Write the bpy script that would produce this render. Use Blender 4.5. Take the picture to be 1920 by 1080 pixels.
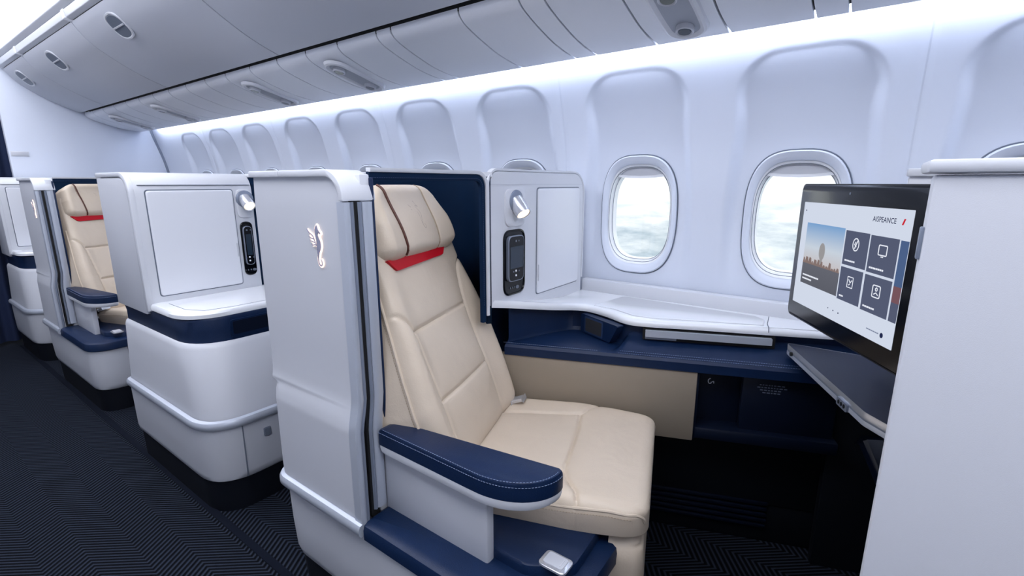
import bpy, bmesh, math, random
import numpy as np
from mathutils import Vector, Matrix

random.seed(4)
for o in list(bpy.data.objects):
    bpy.data.objects.remove(o)
sc = bpy.context.scene
COL = sc.collection

# ------------------------------------------------------------------ camera
cam_data = bpy.data.cameras.new('camera')
cam = bpy.data.objects.new('camera', cam_data)
COL.objects.link(cam)
cam_data.sensor_width = 36.0
cam_data.lens = 36.0 * 900.0 / 1920.0
cam_data.clip_start = 0.02
cam.location = (0, 0, 1.25)
cam.rotation_euler = (math.radians(90 - 12.3), 0, math.radians(36.0))
sc.camera = cam

# ------------------------------------------------------------------ view
sc.view_settings.view_transform = 'Standard'
sc.view_settings.look = 'None'
sc.view_settings.exposure = 0.42
sc.view_settings.gamma = 1.0
sc.view_settings.use_curve_mapping = False

# ------------------------------------------------------------------ world: bright sky above a deck of clouds
WORLD_STRENGTH = 1.15
world = bpy.data.worlds.new('sky')
sc.world = world
world.use_nodes = True
wt = world.node_tree
wt.nodes.clear()
def wn(t, **k):
    n = wt.nodes.new(t)
    for a, b in k.items():
        setattr(n, a, b)
    return n
tc = wn('ShaderNodeTexCoord')
sep = wn('ShaderNodeSeparateXYZ')
wt.links.new(tc.outputs['Generated'], sep.inputs[0])
ab = wn('ShaderNodeMath', operation='ABSOLUTE'); wt.links.new(sep.outputs['Z'], ab.inputs[0])
ad = wn('ShaderNodeMath', operation='ADD'); wt.links.new(ab.outputs[0], ad.inputs[0]); ad.inputs[1].default_value = 0.16
dx = wn('ShaderNodeMath', operation='DIVIDE'); wt.links.new(sep.outputs['X'], dx.inputs[0]); wt.links.new(ad.outputs[0], dx.inputs[1])
dy = wn('ShaderNodeMath', operation='DIVIDE'); wt.links.new(sep.outputs['Y'], dy.inputs[0]); wt.links.new(ad.outputs[0], dy.inputs[1])
cb = wn('ShaderNodeCombineXYZ'); wt.links.new(dx.outputs[0], cb.inputs[0]); wt.links.new(dy.outputs[0], cb.inputs[1])
nz = wn('ShaderNodeTexNoise'); nz.inputs['Scale'].default_value = 1.5; nz.inputs['Detail'].default_value = 7; nz.inputs['Roughness'].default_value = 0.62
wt.links.new(cb.outputs[0], nz.inputs['Vector'])
cr = wn('ShaderNodeValToRGB')
cr.color_ramp.elements[0].position = 0.34; cr.color_ramp.elements[0].color = (0.30, 0.39, 0.46, 1)
cr.color_ramp.elements[1].position = 0.62; cr.color_ramp.elements[1].color = (0.82, 0.84, 0.85, 1)
wt.links.new(nz.outputs['Fac'], cr.inputs[0])
mr = wn('ShaderNodeMapRange'); wt.links.new(sep.outputs['Z'], mr.inputs[0])
mr.inputs[1].default_value = -0.07; mr.inputs[2].default_value = 0.005; mr.inputs[3].default_value = 0; mr.inputs[4].default_value = 1
mx = wn('ShaderNodeMix', data_type='RGBA'); wt.links.new(mr.outputs[0], mx.inputs['Factor'])
wt.links.new(cr.outputs[0], mx.inputs['A']); mx.inputs['B'].default_value = (0.96, 0.99, 1.0, 1)
bg = wn('ShaderNodeBackground'); wt.links.new(mx.outputs['Result'], bg.inputs[0]); bg.inputs[1].default_value = WORLD_STRENGTH
wo = wn('ShaderNodeOutputWorld'); wt.links.new(bg.outputs[0], wo.inputs[0])

# strengths of the cabin's own lamps
CEILING_STRIP = 4.2
COVE_STRIP = 17.0

# ------------------------------------------------------------------ materials
def lin(c):
    return tuple(((v / 255) / 12.92 if v / 255 <= 0.04045 else ((v / 255 + 0.055) / 1.055) ** 2.4) for v in c) + (1.0,)

def mat(name, rgb, rough=0.5, metal=0.0, bump=0.0, crease=0.0, scale=200.0, var=0.0, coat=0.0, spec=0.5, sheen=0.0):
    m = bpy.data.materials.new(name)
    m.use_nodes = True
    nt = m.node_tree
    b = nt.nodes['Principled BSDF']
    c = lin(rgb)
    b.inputs['Base Color'].default_value = c
    b.inputs['Roughness'].default_value = rough
    b.inputs['Metallic'].default_value = metal
    b.inputs['Specular IOR Level'].default_value = spec
    if coat:
        b.inputs['Coat Weight'].default_value = coat
        b.inputs['Coat Roughness'].default_value = 0.15
    if sheen:
        b.inputs['Sheen Weight'].default_value = sheen
    t = nt.nodes.new('ShaderNodeTexCoord')
    n = nt.nodes.new('ShaderNodeTexNoise')
    n.inputs['Scale'].default_value = scale
    n.inputs['Detail'].default_value = 4
    nt.links.new(t.outputs['Object'], n.inputs['Vector'])
    if bump:
        bp = nt.nodes.new('ShaderNodeBump')
        bp.inputs['Strength'].default_value = bump
        bp.inputs['Distance'].default_value = 0.002
        nt.links.new(n.outputs['Fac'], bp.inputs['Height'])
        nt.links.new(bp.outputs[0], b.inputs['Normal'])
        if crease:
            n3 = nt.nodes.new('ShaderNodeTexNoise'); n3.inputs['Scale'].default_value = 9; n3.inputs['Detail'].default_value = 2; n3.inputs['Distortion'].default_value = 1.2
            nt.links.new(t.outputs['Object'], n3.inputs['Vector'])
            bp2 = nt.nodes.new('ShaderNodeBump'); bp2.inputs['Strength'].default_value = crease; bp2.inputs['Distance'].default_value = 0.02
            nt.links.new(n3.outputs['Fac'], bp2.inputs['Height']); nt.links.new(bp2.outputs[0], bp.inputs['Normal'])
    if var:
        n2 = nt.nodes.new('ShaderNodeTexNoise')
        n2.inputs['Scale'].default_value = scale * 0.03 + 2
        nt.links.new(t.outputs['Object'], n2.inputs['Vector'])
        mxn = nt.nodes.new('ShaderNodeMix'); mxn.data_type = 'RGBA'
        mxn.inputs['A'].default_value = tuple(v * (1 - var) for v in c[:3]) + (1,)
        mxn.inputs['B'].default_value = tuple(min(1, v * (1 + var)) for v in c[:3]) + (1,)
        nt.links.new(n2.outputs['Fac'], mxn.inputs['Factor'])
        nt.links.new(mxn.outputs['Result'], b.inputs['Base Color'])
    return m

def emit(name, rgb, strength):
    m = bpy.data.materials.new(name)
    m.use_nodes = True
    nt = m.node_tree
    nt.nodes.clear()
    e = nt.nodes.new('ShaderNodeEmission')
    e.inputs[0].default_value = lin(rgb)
    e.inputs[1].default_value = strength
    o = nt.nodes.new('ShaderNodeOutputMaterial')
    nt.links.new(e.outputs[0], o.inputs[0])
    return m

WHITE = mat('white_plastic', (214, 216, 222), 0.38, bump=0.05, scale=900)
GREY = mat('grey_plastic', (200, 202, 209), 0.42, bump=0.10, scale=1100)
WALLM = mat('sidewall_plastic', (218, 224, 237), 0.55, bump=0.05, scale=700)
BINM = mat('bin_plastic', (198, 201, 210), 0.45, bump=0.04, scale=700)
PSUM = mat('service_panel_plastic', (230, 233, 240), 0.45, bump=0.04, scale=700)
GLOSSW = mat('white_gloss', (236, 238, 242), 0.16, coat=0.5)
NAVY = mat('navy_leather', (11, 33, 66), 0.42, spec=0.32, bump=0.25, scale=420, var=0.12)
NAVYF = mat('navy_fabric', (5, 32, 60), 0.75, spec=0.15, bump=0.25, scale=900, var=0.1)
NAVYD = mat('dark_navy_plastic', (6, 16, 36), 0.45, spec=0.3, bump=0.05, scale=600)
KICK = mat('kick_plate', (6, 11, 22), 0.6, bump=0.05, scale=500, spec=0.3)
TRACK = mat('track_cover', (13, 18, 30), 0.9, bump=0.2, scale=500, spec=0.1)
BLACK = mat('black_gap', (4, 5, 8), 0.7)
BEIGE = mat('beige_leather', (210, 194, 174), 0.42, bump=0.22, crease=0.16, scale=260, var=0.05)
BEIGEP = mat('beige_panel', (146, 134, 119), 0.62, bump=0.12, scale=500, var=0.03)
BROWN = mat('brown_piping', (84, 46, 36), 0.5)
SEAMM = mat('stitch_beige', (170, 150, 126), 0.7)
STITCH = mat('stitch_grey', (120, 135, 165), 0.7)
RED = mat('red_leather', (186, 8, 28), 0.5, bump=0.1, scale=400, spec=0.25)
ALU = mat('brushed_aluminium', (190, 196, 208), 0.36, metal=0.35, bump=0.03, scale=600)
ALUD = mat('dark_aluminium', (138, 146, 162), 0.36, metal=0.4)
CHROME = mat('satin_chrome', (216, 218, 224), 0.22, metal=0.6)
LATCHD = mat('latch_grey', (104, 112, 126), 0.45)
GLOSSB = mat('black_glass', (10, 12, 17), 0.16, spec=0.3)
BEZEL = mat('monitor_bezel', (22, 25, 31), 0.3)
SCREEND = mat('handset_screen', (34, 48, 62), 0.15)
CURTAIN = mat('curtain_fabric', (16, 32, 66), 0.85, bump=0.2, scale=800)
EMBOSS = mat('embossed_beige', (182, 165, 148), 0.5)
EMBLEM = mat('emblem_plate', (150, 150, 172), 0.4)
GLOW = emit('emblem_backlight', (255, 226, 208), 1.5)
LAMPW = emit('reading_lamp_glow', (255, 238, 208), 1.6)
DOORM = mat('door_white_lit', (228, 230, 236), 0.3, coat=0.3)  # lighter base colour stands in for window light on the cabinet doors
PODIN = mat('pod_recess_grey', (160, 165, 176), 0.5)
PUREW = mat('white_print', (235, 238, 245), 0.5)

# herringbone carpet -------------------------------------------------
CARPET = bpy.data.materials.new('herringbone_carpet')
CARPET.use_nodes = True
def _carpet():
    nt = CARPET.node_tree
    b = nt.nodes['Principled BSDF']
    b.inputs['Roughness'].default_value = 0.95
    b.inputs['Specular IOR Level'].default_value = 0.1
    t = nt.nodes.new('ShaderNodeTexCoord')
    s = nt.nodes.new('ShaderNodeSeparateXYZ'); nt.links.new(t.outputs['Object'], s.inputs[0])
    def M(op, a, bb=None, clamp=False):
        n = nt.nodes.new('ShaderNodeMath'); n.operation = op; n.use_clamp = clamp
        for i, v in enumerate((a, bb)):
            if v is None: continue
            if isinstance(v, (int, float)): n.inputs[i].default_value = v
            else: nt.links.new(v, n.inputs[i])
        return n.outputs[0]
    off = M('ADD', s.outputs['Y'], 10.0 - 0.058)
    pp = M('PINGPONG', off, 0.11)
    ph = M('ADD', M('ADD', M('MULTIPLY', pp, 0.95), s.outputs['X']), M('MULTIPLY', s.outputs['Y'], -0.28))
    wave = M('SINE', M('MULTIPLY', ph, 2 * math.pi / 0.0205))
    nn = nt.nodes.new('ShaderNodeTexNoise'); nn.inputs['Scale'].default_value = 500; nn.inputs['Detail'].default_value = 3
    nt.links.new(t.outputs['Object'], nn.inputs['Vector'])
    w2 = M('ADD', M('MULTIPLY', wave, 0.5), M('MULTIPLY', nn.outputs['Fac'], 0.75))
    r = nt.nodes.new('ShaderNodeValToRGB')
    r.color_ramp.elements[0].position = 0.2; r.color_ramp.elements[0].color = lin((5, 7, 14))
    r.color_ramp.elements[1].position = 0.85; r.color_ramp.elements[1].color = lin((44, 50, 63))
    nt.links.new(w2, r.inputs[0])
    nt.links.new(r.outputs[0], b.inputs['Base Color'])
    bp = nt.nodes.new('ShaderNodeBump'); bp.inputs['Strength'].default_value = 0.6; bp.inputs['Distance'].default_value = 0.003
    nt.links.new(w2, bp.inputs['Height']); nt.links.new(bp.outputs[0], b.inputs['Normal'])
_carpet()

# ------------------------------------------------------------------ builders
MW = {}            # world matrix of every root
FR = [Matrix.Identity(4)]   # current building frame

def root_of(o):
    while o.parent is not None:
        o = o.parent
    return o

def thing(name, label, cat, loc=(0, 0, 0), group=None):
    o = bpy.data.objects.new(name, None)
    o.empty_display_size = 0.05
    COL.objects.link(o)
    o.location = loc
    o['label'] = label; o['category'] = cat
    if group: o['group'] = group
    MW[o.name] = Matrix.Translation(loc)
    return o

def structure(name, loc=(0, 0, 0)):
    o = bpy.data.objects.new(name, None)
    o.empty_display_size = 0.05
    COL.objects.link(o)
    o.location = loc
    o['kind'] = 'structure'
    MW[o.name] = Matrix.Translation(loc)
    return o

def finish(bm, name, m, parent=None, angle=38, label=None, kind=None, recalc=True):
    M = FR[-1]
    if parent is not None:
        M = MW[root_of(parent).name].inverted() @ M
    bm.transform(M)
    if recalc:
        bmesh.ops.recalc_face_normals(bm, faces=bm.faces)
    me = bpy.data.meshes.new(name)
    bm.to_mesh(me); bm.free()
    for p in me.polygons: p.use_smooth = True
    me.set_sharp_from_angle(angle=math.radians(angle))
    me.materials.append(m)
    o = bpy.data.objects.new(name, me)
    COL.objects.link(o)
    if parent is not None: o.parent = parent
    else: MW[o.name] = Matrix.Identity(4)
    if label: o['label'] = label
    if kind: o['kind'] = kind
    return o

def bevel_sharp(bm, w, seg=3, ang=30):
    if w <= 0: return
    bm.normal_update()
    es = [e for e in bm.edges if len(e.link_faces) == 2 and e.calc_face_angle(0) > math.radians(ang)]
    bmesh.ops.bevel(bm, geom=es, offset=w, segments=seg, profile=0.5, affect='EDGES', clamp_overlap=True)

def box(name, x0, x1, y0, y1, z0, z1, m, parent=None, bev=0.004, seg=2, **k):
    bm = bmesh.new()
    vs = [bm.verts.new((x, y, z)) for x in (x0, x1) for y in (y0, y1) for z in (z0, z1)]
    for f in ((0, 1, 3, 2), (4, 6, 7, 5), (0, 4, 5, 1), (2, 3, 7, 6), (0, 2, 6, 4), (1, 5, 7, 3)):
        bm.faces.new([vs[i] for i in f])
    bmesh.ops.recalc_face_normals(bm, faces=bm.faces)
    bevel_sharp(bm, bev, seg)
    return finish(bm, name, m, parent, **k)

def emap(axis):
    return {'x': lambda a, b, h: (h, a, b), 'y': lambda a, b, h: (a, h, b), 'z': lambda a, b, h: (a, b, h)}[axis]

def prism(name, pts, axis, h0, h1, m, parent=None, bev=0.0, seg=2, **k):
    """polygon pts (a,b) extruded along axis from h0 to h1"""
    f = emap(axis)
    bm = bmesh.new()
    a = [bm.verts.new(f(p[0], p[1], h0)) for p in pts]
    b = [bm.verts.new(f(p[0], p[1], h1)) for p in pts]
    n = len(pts)
    bm.faces.new(a); bm.faces.new(list(reversed(b)))
    for i in range(n):
        bm.faces.new([a[i], b[i], b[(i + 1) % n], a[(i + 1) % n]])
    bmesh.ops.recalc_face_normals(bm, faces=bm.faces)
    bevel_sharp(bm, bev, seg, 45)
    return finish(bm, name, m, parent, **k)

def rpoly(pts, radii, n=6):
    """round the corners of a polygon"""
    out = []
    N = len(pts)
    if isinstance(radii, (int, float)): radii = [radii] * N
    for i in range(N):
        p = Vector(pts[i]).to_2d(); a = Vector(pts[i - 1]).to_2d(); b = Vector(pts[(i + 1) % N]).to_2d()
        r = radii[i]
        if r <= 0:
            out.append((p.x, p.y)); continue
        da = (a - p).normalized(); db = (b - p).normalized()
        ang = da.angle(db)
        d = min(r / math.tan(ang / 2), (a - p).length * 0.49, (b - p).length * 0.49)
        s = p + da * d; e = p + db * d
        for k in range(n + 1):
            t = k / n
            q = s * (1 - t) ** 2 + p * 2 * t * (1 - t) + e * t * t
            # blend the parabola towards a circular arc
            out.append((q.x, q.y))
    return out

def rrect(a0, a1, b0, b1, r, n=6):
    return rpoly([(a0, b0), (a1, b0), (a1, b1), (a0, b1)], r, n)

def loft(name, rings, m, parent=None, caps=True, closed=True, **k):
    bm = bmesh.new()
    R = [[bm.verts.new(p) for p in ring] for ring in rings]
    n = len(rings[0])
    for i in range(len(R) - 1):
        for j in range(n if closed else n - 1):
            a, b = j, (j + 1) % n
            try: bm.faces.new([R[i][a], R[i][b], R[i + 1][b], R[i + 1][a]])
            except ValueError: pass
    if caps and closed:
        bm.faces.new(R[0]); bm.faces.new(list(reversed(R[-1])))
    return finish(bm, name, m, parent, **k)

def catmull(P, n=8):
    P = [Vector(p) for p in P]
    out = []
    for i in range(len(P) - 1):
        p0 = P[i - 1] if i else P[0] * 2 - P[1]
        p1, p2 = P[i], P[i + 1]
        p3 = P[i + 2] if i + 2 < len(P) else P[-1] * 2 - P[-2]
        for k in range(n):
            t = k / n
            out.append(0.5 * ((2 * p1) + (p2 - p0) * t + (2 * p0 - 5 * p1 + 4 * p2 - p3) * t * t + (3 * p1 - p0 - 3 * p2 + p3) * t ** 3))
    out.append(P[-1])
    return out

def sweep_bm(bm, path, prof, up=(0, 0, 1), closed=False, caps=True):
    """profile points (side, up) carried along a 3-D path; side = tangent x up"""
    path = [Vector(p) for p in path]
    up = Vector(up)
    rings = []
    n = len(path)
    for i, p in enumerate(path):
        if closed:
            t = (path[(i + 1) % n] - path[i - 1])
        else:
            t = path[min(i + 1, n - 1)] - path[max(i - 1, 0)]
        t.normalize()
        s = t.cross(up)
        if s.length < 1e-5: s = Vector((1, 0, 0))
        s.normalize()
        u = s.cross(t)
        # mitre
        k = 1.0
        if (closed or 0 < i < n - 1):
            a = (path[i] - path[i - 1]).normalized(); c = (path[(i + 1) % n] - path[i]).normalized()
            k = 1 / max(0.5, math.sqrt(max(0.05, (1 + a.dot(c)) / 2)))
        rings.append([bm.verts.new(p + s * a_ * k + u * b_) for a_, b_ in prof])
    m = len(prof)
    rng = range(n) if closed else range(n - 1)
    for i in rng:
        A, B = rings[i], rings[(i + 1) % n]
        for j in range(m):
            bm.faces.new([A[j], A[(j + 1) % m], B[(j + 1) % m], B[j]])
    if caps and not closed:
        bm.faces.new(rings[0]); bm.faces.new(list(reversed(rings[-1])))

def sweep(name, path, prof, m, parent=None, up=(0, 0, 1), closed=False, **k):
    bm = bmesh.new()
    sweep_bm(bm, path, prof, up, closed)
    return finish(bm, name, m, parent, **k)

def circ(r, n=8):
    return [(r * math.cos(2 * math.pi * i / n), r * math.sin(2 * math.pi * i / n)) for i in range(n)]

def tube(name, path, r, m, parent=None, up=(0.13, 0.21, 0.97), **k):
    return sweep(name, path, circ(r), m, parent, up=up, **k)

def resample(path, step):
    path = [Vector(p) for p in path]
    out = [path[0].copy()]; acc = 0.0
    for a, b in zip(path[:-1], path[1:]):
        L = (b - a).length
        if L < 1e-9: continue
        d = step - acc
        while d <= L:
            out.append(a + (b - a) * (d / L)); d += step
        acc = (acc + L) % step if True else 0
        acc = L - (d - step)
    return out

def stitches(name, path, m, parent, step=0.007, ln=0.0045, r=0.0007, **k):
    pts = resample(path, step)
    bm = bmesh.new()
    for a, b in zip(pts[:-1], pts[1:]):
        d = (b - a)
        if d.length < 1e-6: continue
        d.normalize()
        sweep_bm(bm, [a, a + d * ln], circ(r, 5), up=(0.13, 0.21, 0.97))
    return finish(bm, name, m, parent, **k)

def strokes_bm(bm, poly, w0, w1, h, fr):
    """flat tapered stroke in the frame's xy-plane at height h"""
    P = [Vector((p[0], p[1], 0)) for p in catmull([(a, b, 0) for a, b in poly], 5)]
    L = []; R = []
    n = len(P)
    for i, p in enumerate(P):
        t = (P[min(i + 1, n - 1)] - P[max(i - 1, 0)]).normalized()
        s = Vector((-t.y, t.x, 0))
        w = (w0 + (w1 - w0) * i / (n - 1)) / 2
        L.append(p + s * w); R.append(p - s * w)
    for hh in (h,):
        lv = [bm.verts.new(fr(p.x, p.y, hh)) for p in L]; rv = [bm.verts.new(fr(p.x, p.y, hh)) for p in R]
        l0 = [bm.verts.new(fr(p.x, p.y, hh - 0.0012)) for p in L]; r0 = [bm.verts.new(fr(p.x, p.y, hh - 0.0012)) for p in R]
        for i in range(n - 1):
            bm.faces.new([lv[i], lv[i + 1], rv[i + 1], rv[i]])
            bm.faces.new([l0[i], l0[i + 1], lv[i + 1], lv[i]])
            bm.faces.new([rv[i], rv[i + 1], r0[i + 1], r0[i]])

def poly_bm(bm, poly, h, th, fr):
    a = [bm.verts.new(fr(x, y, h)) for x, y in poly]
    b = [bm.verts.new(fr(x, y, h - th)) for x, y in poly]
    f = bm.faces.new(a)
    n = len(poly)
    for i in range(n):
        bm.faces.new([a[i], b[i], b[(i + 1) % n], a[(i + 1) % n]])
    bmesh.ops.triangulate(bm, faces=[f])

def offset_poly(poly, d):
    n = len(poly); out = []
    area = sum(poly[i - 1][0] * poly[i][1] - poly[i][0] * poly[i - 1][1] for i in range(n))
    sg = 1 if area > 0 else -1
    for i in range(n):
        a = Vector(poly[i - 1]); p = Vector(poly[i]); c = Vector(poly[(i + 1) % n])
        t = ((p - a).normalized() + (c - p).normalized())
        if t.length < 1e-6: t = (c - a)
        t.normalize()
        out.append((p.x + t.y * d * sg, p.y - t.x * d * sg))
    return out

# winged sea-horse emblem, unit = height 1, origin at its centre, y up
_S = 760.0
def _e(pts): return [((x - 440) / _S, -(y - 560) / _S) for x, y in pts]
EM_BODY = _e([(495, 185), (520, 215), (535, 265), (560, 300), (597, 322), (606, 342), (588, 350), (560, 330), (535, 320), (505, 318), (492, 328),
              (500, 350), (520, 385), (550, 430), (580, 475), (592, 530), (590, 585), (565, 640), (530, 690), (505, 740), (497, 790),
              (468, 790), (468, 735), (480, 690), (487, 640), (485, 580), (475, 510), (455, 440), (440, 380), (430, 310), (437, 265), (460, 220), (485, 200)])
EM_TAIL = _e([(483, 770), (485, 850), (505, 905), (545, 937), (580, 920), (594, 885), (585, 845), (560, 816)])
EM_WING = [_e(p) for p in ([(185, 275), (215, 310), (260, 345), (310, 365), (350, 385), (380, 420), (400, 460), (425, 510), (440, 550), (455, 578)],
                           [(232, 405), (265, 425), (310, 440), (360, 445), (392, 455)],
                           [(262, 490), (310, 495), (370, 505), (420, 515)],
                           [(310, 548), (335, 568), (370, 560), (410, 555), (440, 560)])]

def emblem(fr, H, parent, m_plate, m_glow=None, lift=0.004, outline=False):
    """fr(a,b,h): a right, b up, h out of the surface"""
    f = lambda x, y, h: fr(x * H, y * H, h)
    if m_glow:
        bm = bmesh.new()
        poly_bm(bm, offset_poly(EM_BODY, 0.030), lift - 0.0005, lift - 0.0006, f)
        strokes_bm(bm, EM_TAIL, 0.11, 0.085, lift - 0.0006, f)
        for s in EM_WING: strokes_bm(bm, s, 0.066, 0.066, lift - 0.0007, f)
        finish(bm, 'emblem_backlight', m_glow, parent, label='glowing warm white outline')
    bm = bmesh.new()
    if outline: strokes_bm(bm, EM_BODY + EM_BODY[:1], 0.022, 0.022, lift + 0.001, f)
    else: poly_bm(bm, EM_BODY, lift + 0.001, 0.0015, f)
    strokes_bm(bm, EM_TAIL, 0.036, 0.018, lift + 0.001, f)
    for s in EM_WING: strokes_bm(bm, s, 0.026, 0.026, lift + 0.001, f)
    return finish(bm, 'emblem', m_plate, parent, label='winged seahorse emblem')

def seg_dist(P, poly):
    """distance of points P (N,2) to a polyline"""
    best = np.full(len(P), 9.0)
    for a, b in zip(poly[:-1], poly[1:]):
        a = np.array(a, float); b = np.array(b, float)
        d = b - a; L = d @ d
        t = np.clip(((P - a) @ d) / max(L, 1e-12), 0, 1)
        q = a + t[:, None] * d
        best = np.minimum(best, np.hypot(*(P - q).T))
    return best

def dense(poly, n=6):
    return [(p.x, p.y) for p in catmull([(a, b, 0) for a, b in poly], n)]

def pillow(name, hw, L, T, r, skirt, seams, m, parent, frame, ny=90, ns=110, crown=None, depth=0.005, sig=0.0045, taper=1.0, endr=0.06, puff=0.006, **k):
    """upholstered block: frame(y,s,h) -> point; hw(s) half width; front height T with edges rolled over radius r"""
    es = np.concatenate([np.linspace(0, r, 14)[:-1], np.linspace(r, L - r, ns), np.linspace(L - r, L, 14)[1:]])
    wm = hw(L / 2)
    ee = np.concatenate([np.linspace(-1, -1 + r / wm, 14)[:-1], np.linspace(-1 + r / wm, 1 - r / wm, ny), np.linspace(1 - r / wm, 1, 14)[1:]])
    S, E_ = np.meshgrid(es, ee, indexing='ij')
    ds = np.minimum(S, L - S)
    W = np.vectorize(hw)(S)
    inset = np.where(ds < endr, endr - np.sqrt(np.maximum(0, endr ** 2 - (endr - ds) ** 2)), 0) * 0.8
    W2 = W - inset
    Y = E_ * W2
    dy = (1 - np.abs(E_)) * W2
    roll = lambda d: np.where(d < r, np.sqrt(np.maximum(0, 1 - (1 - np.clip(d, 0, r) / r) ** 2)), 1.0)
    h = T * roll(dy) * roll(ds)
    h = np.minimum(T * roll(dy), T * roll(ds)) * 0.5 + h * 0.5
    P = np.stack([Y.ravel(), S.ravel()], 1)
    g = np.zeros(len(P)); dmin = np.full(len(P), 9.0)
    for s in seams:
        d = seg_dist(P, s)
        g = np.maximum(g, np.exp(-(d / sig) ** 2)); dmin = np.minimum(dmin, d)
    h = h - (depth * g).reshape(h.shape) + puff * (1 - np.exp(-(np.minimum(dmin, 0.3) / 0.03))).reshape(h.shape) * roll(dy) * roll(ds)
    if crown is not None: h = h + crown(Y, S) * roll(dy) * roll(ds)
    bm = bmesh.new()
    G = [[bm.verts.new(frame(Y[i, j], S[i, j], h[i, j])) for j in range(len(ee))] for i in range(len(es))]
    for i in range(len(es) - 1):
        for j in range(len(ee) - 1):
            bm.faces.new([G[i][j], G[i][j + 1], G[i + 1][j + 1], G[i + 1][j]])
    # skirt behind
    ni, nj = len(es), len(ee)
    ring = [(0, j) for j in range(nj)] + [(i, nj - 1) for i in range(1, ni)] + [(ni - 1, j) for j in range(nj - 2, -1, -1)] + [(i, 0) for i in range(ni - 2, 0, -1)]
    low = [bm.verts.new(frame(Y[i, j] * taper, S[i, j], -skirt)) for i, j in ring]
    n = len(ring)
    for q in range(n):
        a = G[ring[q][0]][ring[q][1]]; b = G[ring[(q + 1) % n][0]][ring[(q + 1) % n][1]]
        bm.faces.new([a, low[q], low[(q + 1) % n], b])
    bm.faces.new(low)
    bmesh.ops.remove_doubles(bm, verts=bm.verts, dist=1e-5)
    return finish(bm, name, m, parent, angle=60, **k), (lambda y, s: None)

def text_obj(name, s, size, fr, m, parent, align='LEFT'):
    cu = bpy.data.curves.new(name, 'FONT')
    cu.body = s; cu.size = size; cu.offset = 0.0001; cu.align_x = align; cu.resolution_u = 3
    to = bpy.data.objects.new(name + '_tmp', cu)
    COL.objects.link(to)
    dg = bpy.context.evaluated_depsgraph_get()
    me = bpy.data.meshes.new_from_object(to.evaluated_get(dg))
    bm = bmesh.new(); bm.from_mesh(me)
    for v in bm.verts: v.co = Vector(fr(v.co.x, v.co.y, 0))
    bpy.data.objects.remove(to); bpy.data.meshes.remove(me); bpy.data.curves.remove(cu)
    return finish(bm, name, m, parent, recalc=False)

def dup(root, loc, label=None, group=None):
    r = root.copy(); COL.objects.link(r)
    r.location = loc
    if label: r['label'] = label
    if group: r['group'] = group
    for ch in list(root.children):
        c = ch.copy(); COL.objects.link(c); c.parent = r
        for gch in list(ch.children):
            d = gch.copy(); COL.objects.link(d); d.parent = c
    return r

# ================================================================== THE SETTING
XB = -5.24                 # rear bulkhead
XF = 2.6                   # forward end of the cabin (behind the camera)
YL = -2.9                  # far side of the cabin
box('floor', XB - 2.2, XF, YL, 2.1, -0.06, 0.0, CARPET, bev=0)['kind'] = 'structure'
box('trim_1', XB, XF, 0.632, 0.658, 0.0, 0.004, TRACK, bev=0.0015)['kind'] = 'structure'

# --- side wall, pressed panels of two windows each --------------------------------
WIN = [0.36, -0.19, -0.737, -1.297, -1.843, -2.380, -2.928, -3.49, -4.016, -4.53]
JOINT = [1.20, 0.085, -1.045, -2.13, -3.24, -4.27, XB]
PZ = [0.0, 0.80, 1.10, 1.378, 1.50, 1.596, 1.70, 1.80, 1.95]
PY = [1.86, 1.862, 1.852, 1.822, 1.795, 1.765, 1.735, 1.722, 1.715]
def wall_y(z): return float(np.interp(z, PZ, PY))
WZC, WHZ, WHX = 1.125, 0.232, 0.156     # window oval
def smooth(a, b, x):
    t = np.clip((x - a) / (b - a), 0, 1); return t * t * (3 - 2 * t)
_zs = np.linspace(0.0, 1.95, 300)
_ys = np.interp(_zs, PZ, PY)
_k = np.hanning(31); _k /= _k.sum()
_ysm = np.convolve(np.pad(_ys, 15, mode='edge'), _k, 'valid')
def wall_ys(z): return np.interp(z, _zs, _ysm)
def recess_mask(x, z, cx):
    hw = 0.205 + 0.02 * smooth(1.5, 1.1, z)
    ztop = 1.655
    r = 0.14
    qx = np.abs(x - cx) - (hw - r); qz = (z - (ztop - r))
    d = np.where((qx > 0) & (qz > 0), np.hypot(np.maximum(qx, 0), np.maximum(qz, 0)) - r, np.maximum(qx, qz) - r)
    soft = 0.020 + 0.022 * smooth(0.0, 0.05, np.abs(x - cx) - 0.12) * smooth(1.64, 1.45, z)
    return smooth(0.0, 1.0, -d / soft) * smooth(0.80, 0.95, z)
_rd = np.interp(_zs, [0.8, 0.92, 1.1, 1.28, 1.38, 1.5, 1.66, 1.75], [0.0, 0.008, 0.028, 0.040, 0.038, 0.024, 0.0008, 0.0])
_k2 = np.hanning(25); _k2 /= _k2.sum()
_rd = np.convolve(np.pad(_rd, 12, mode='edge'), _k2, 'valid')
def recess_y(z): return wall_ys(z) + np.interp(z, _zs, _rd)

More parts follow.
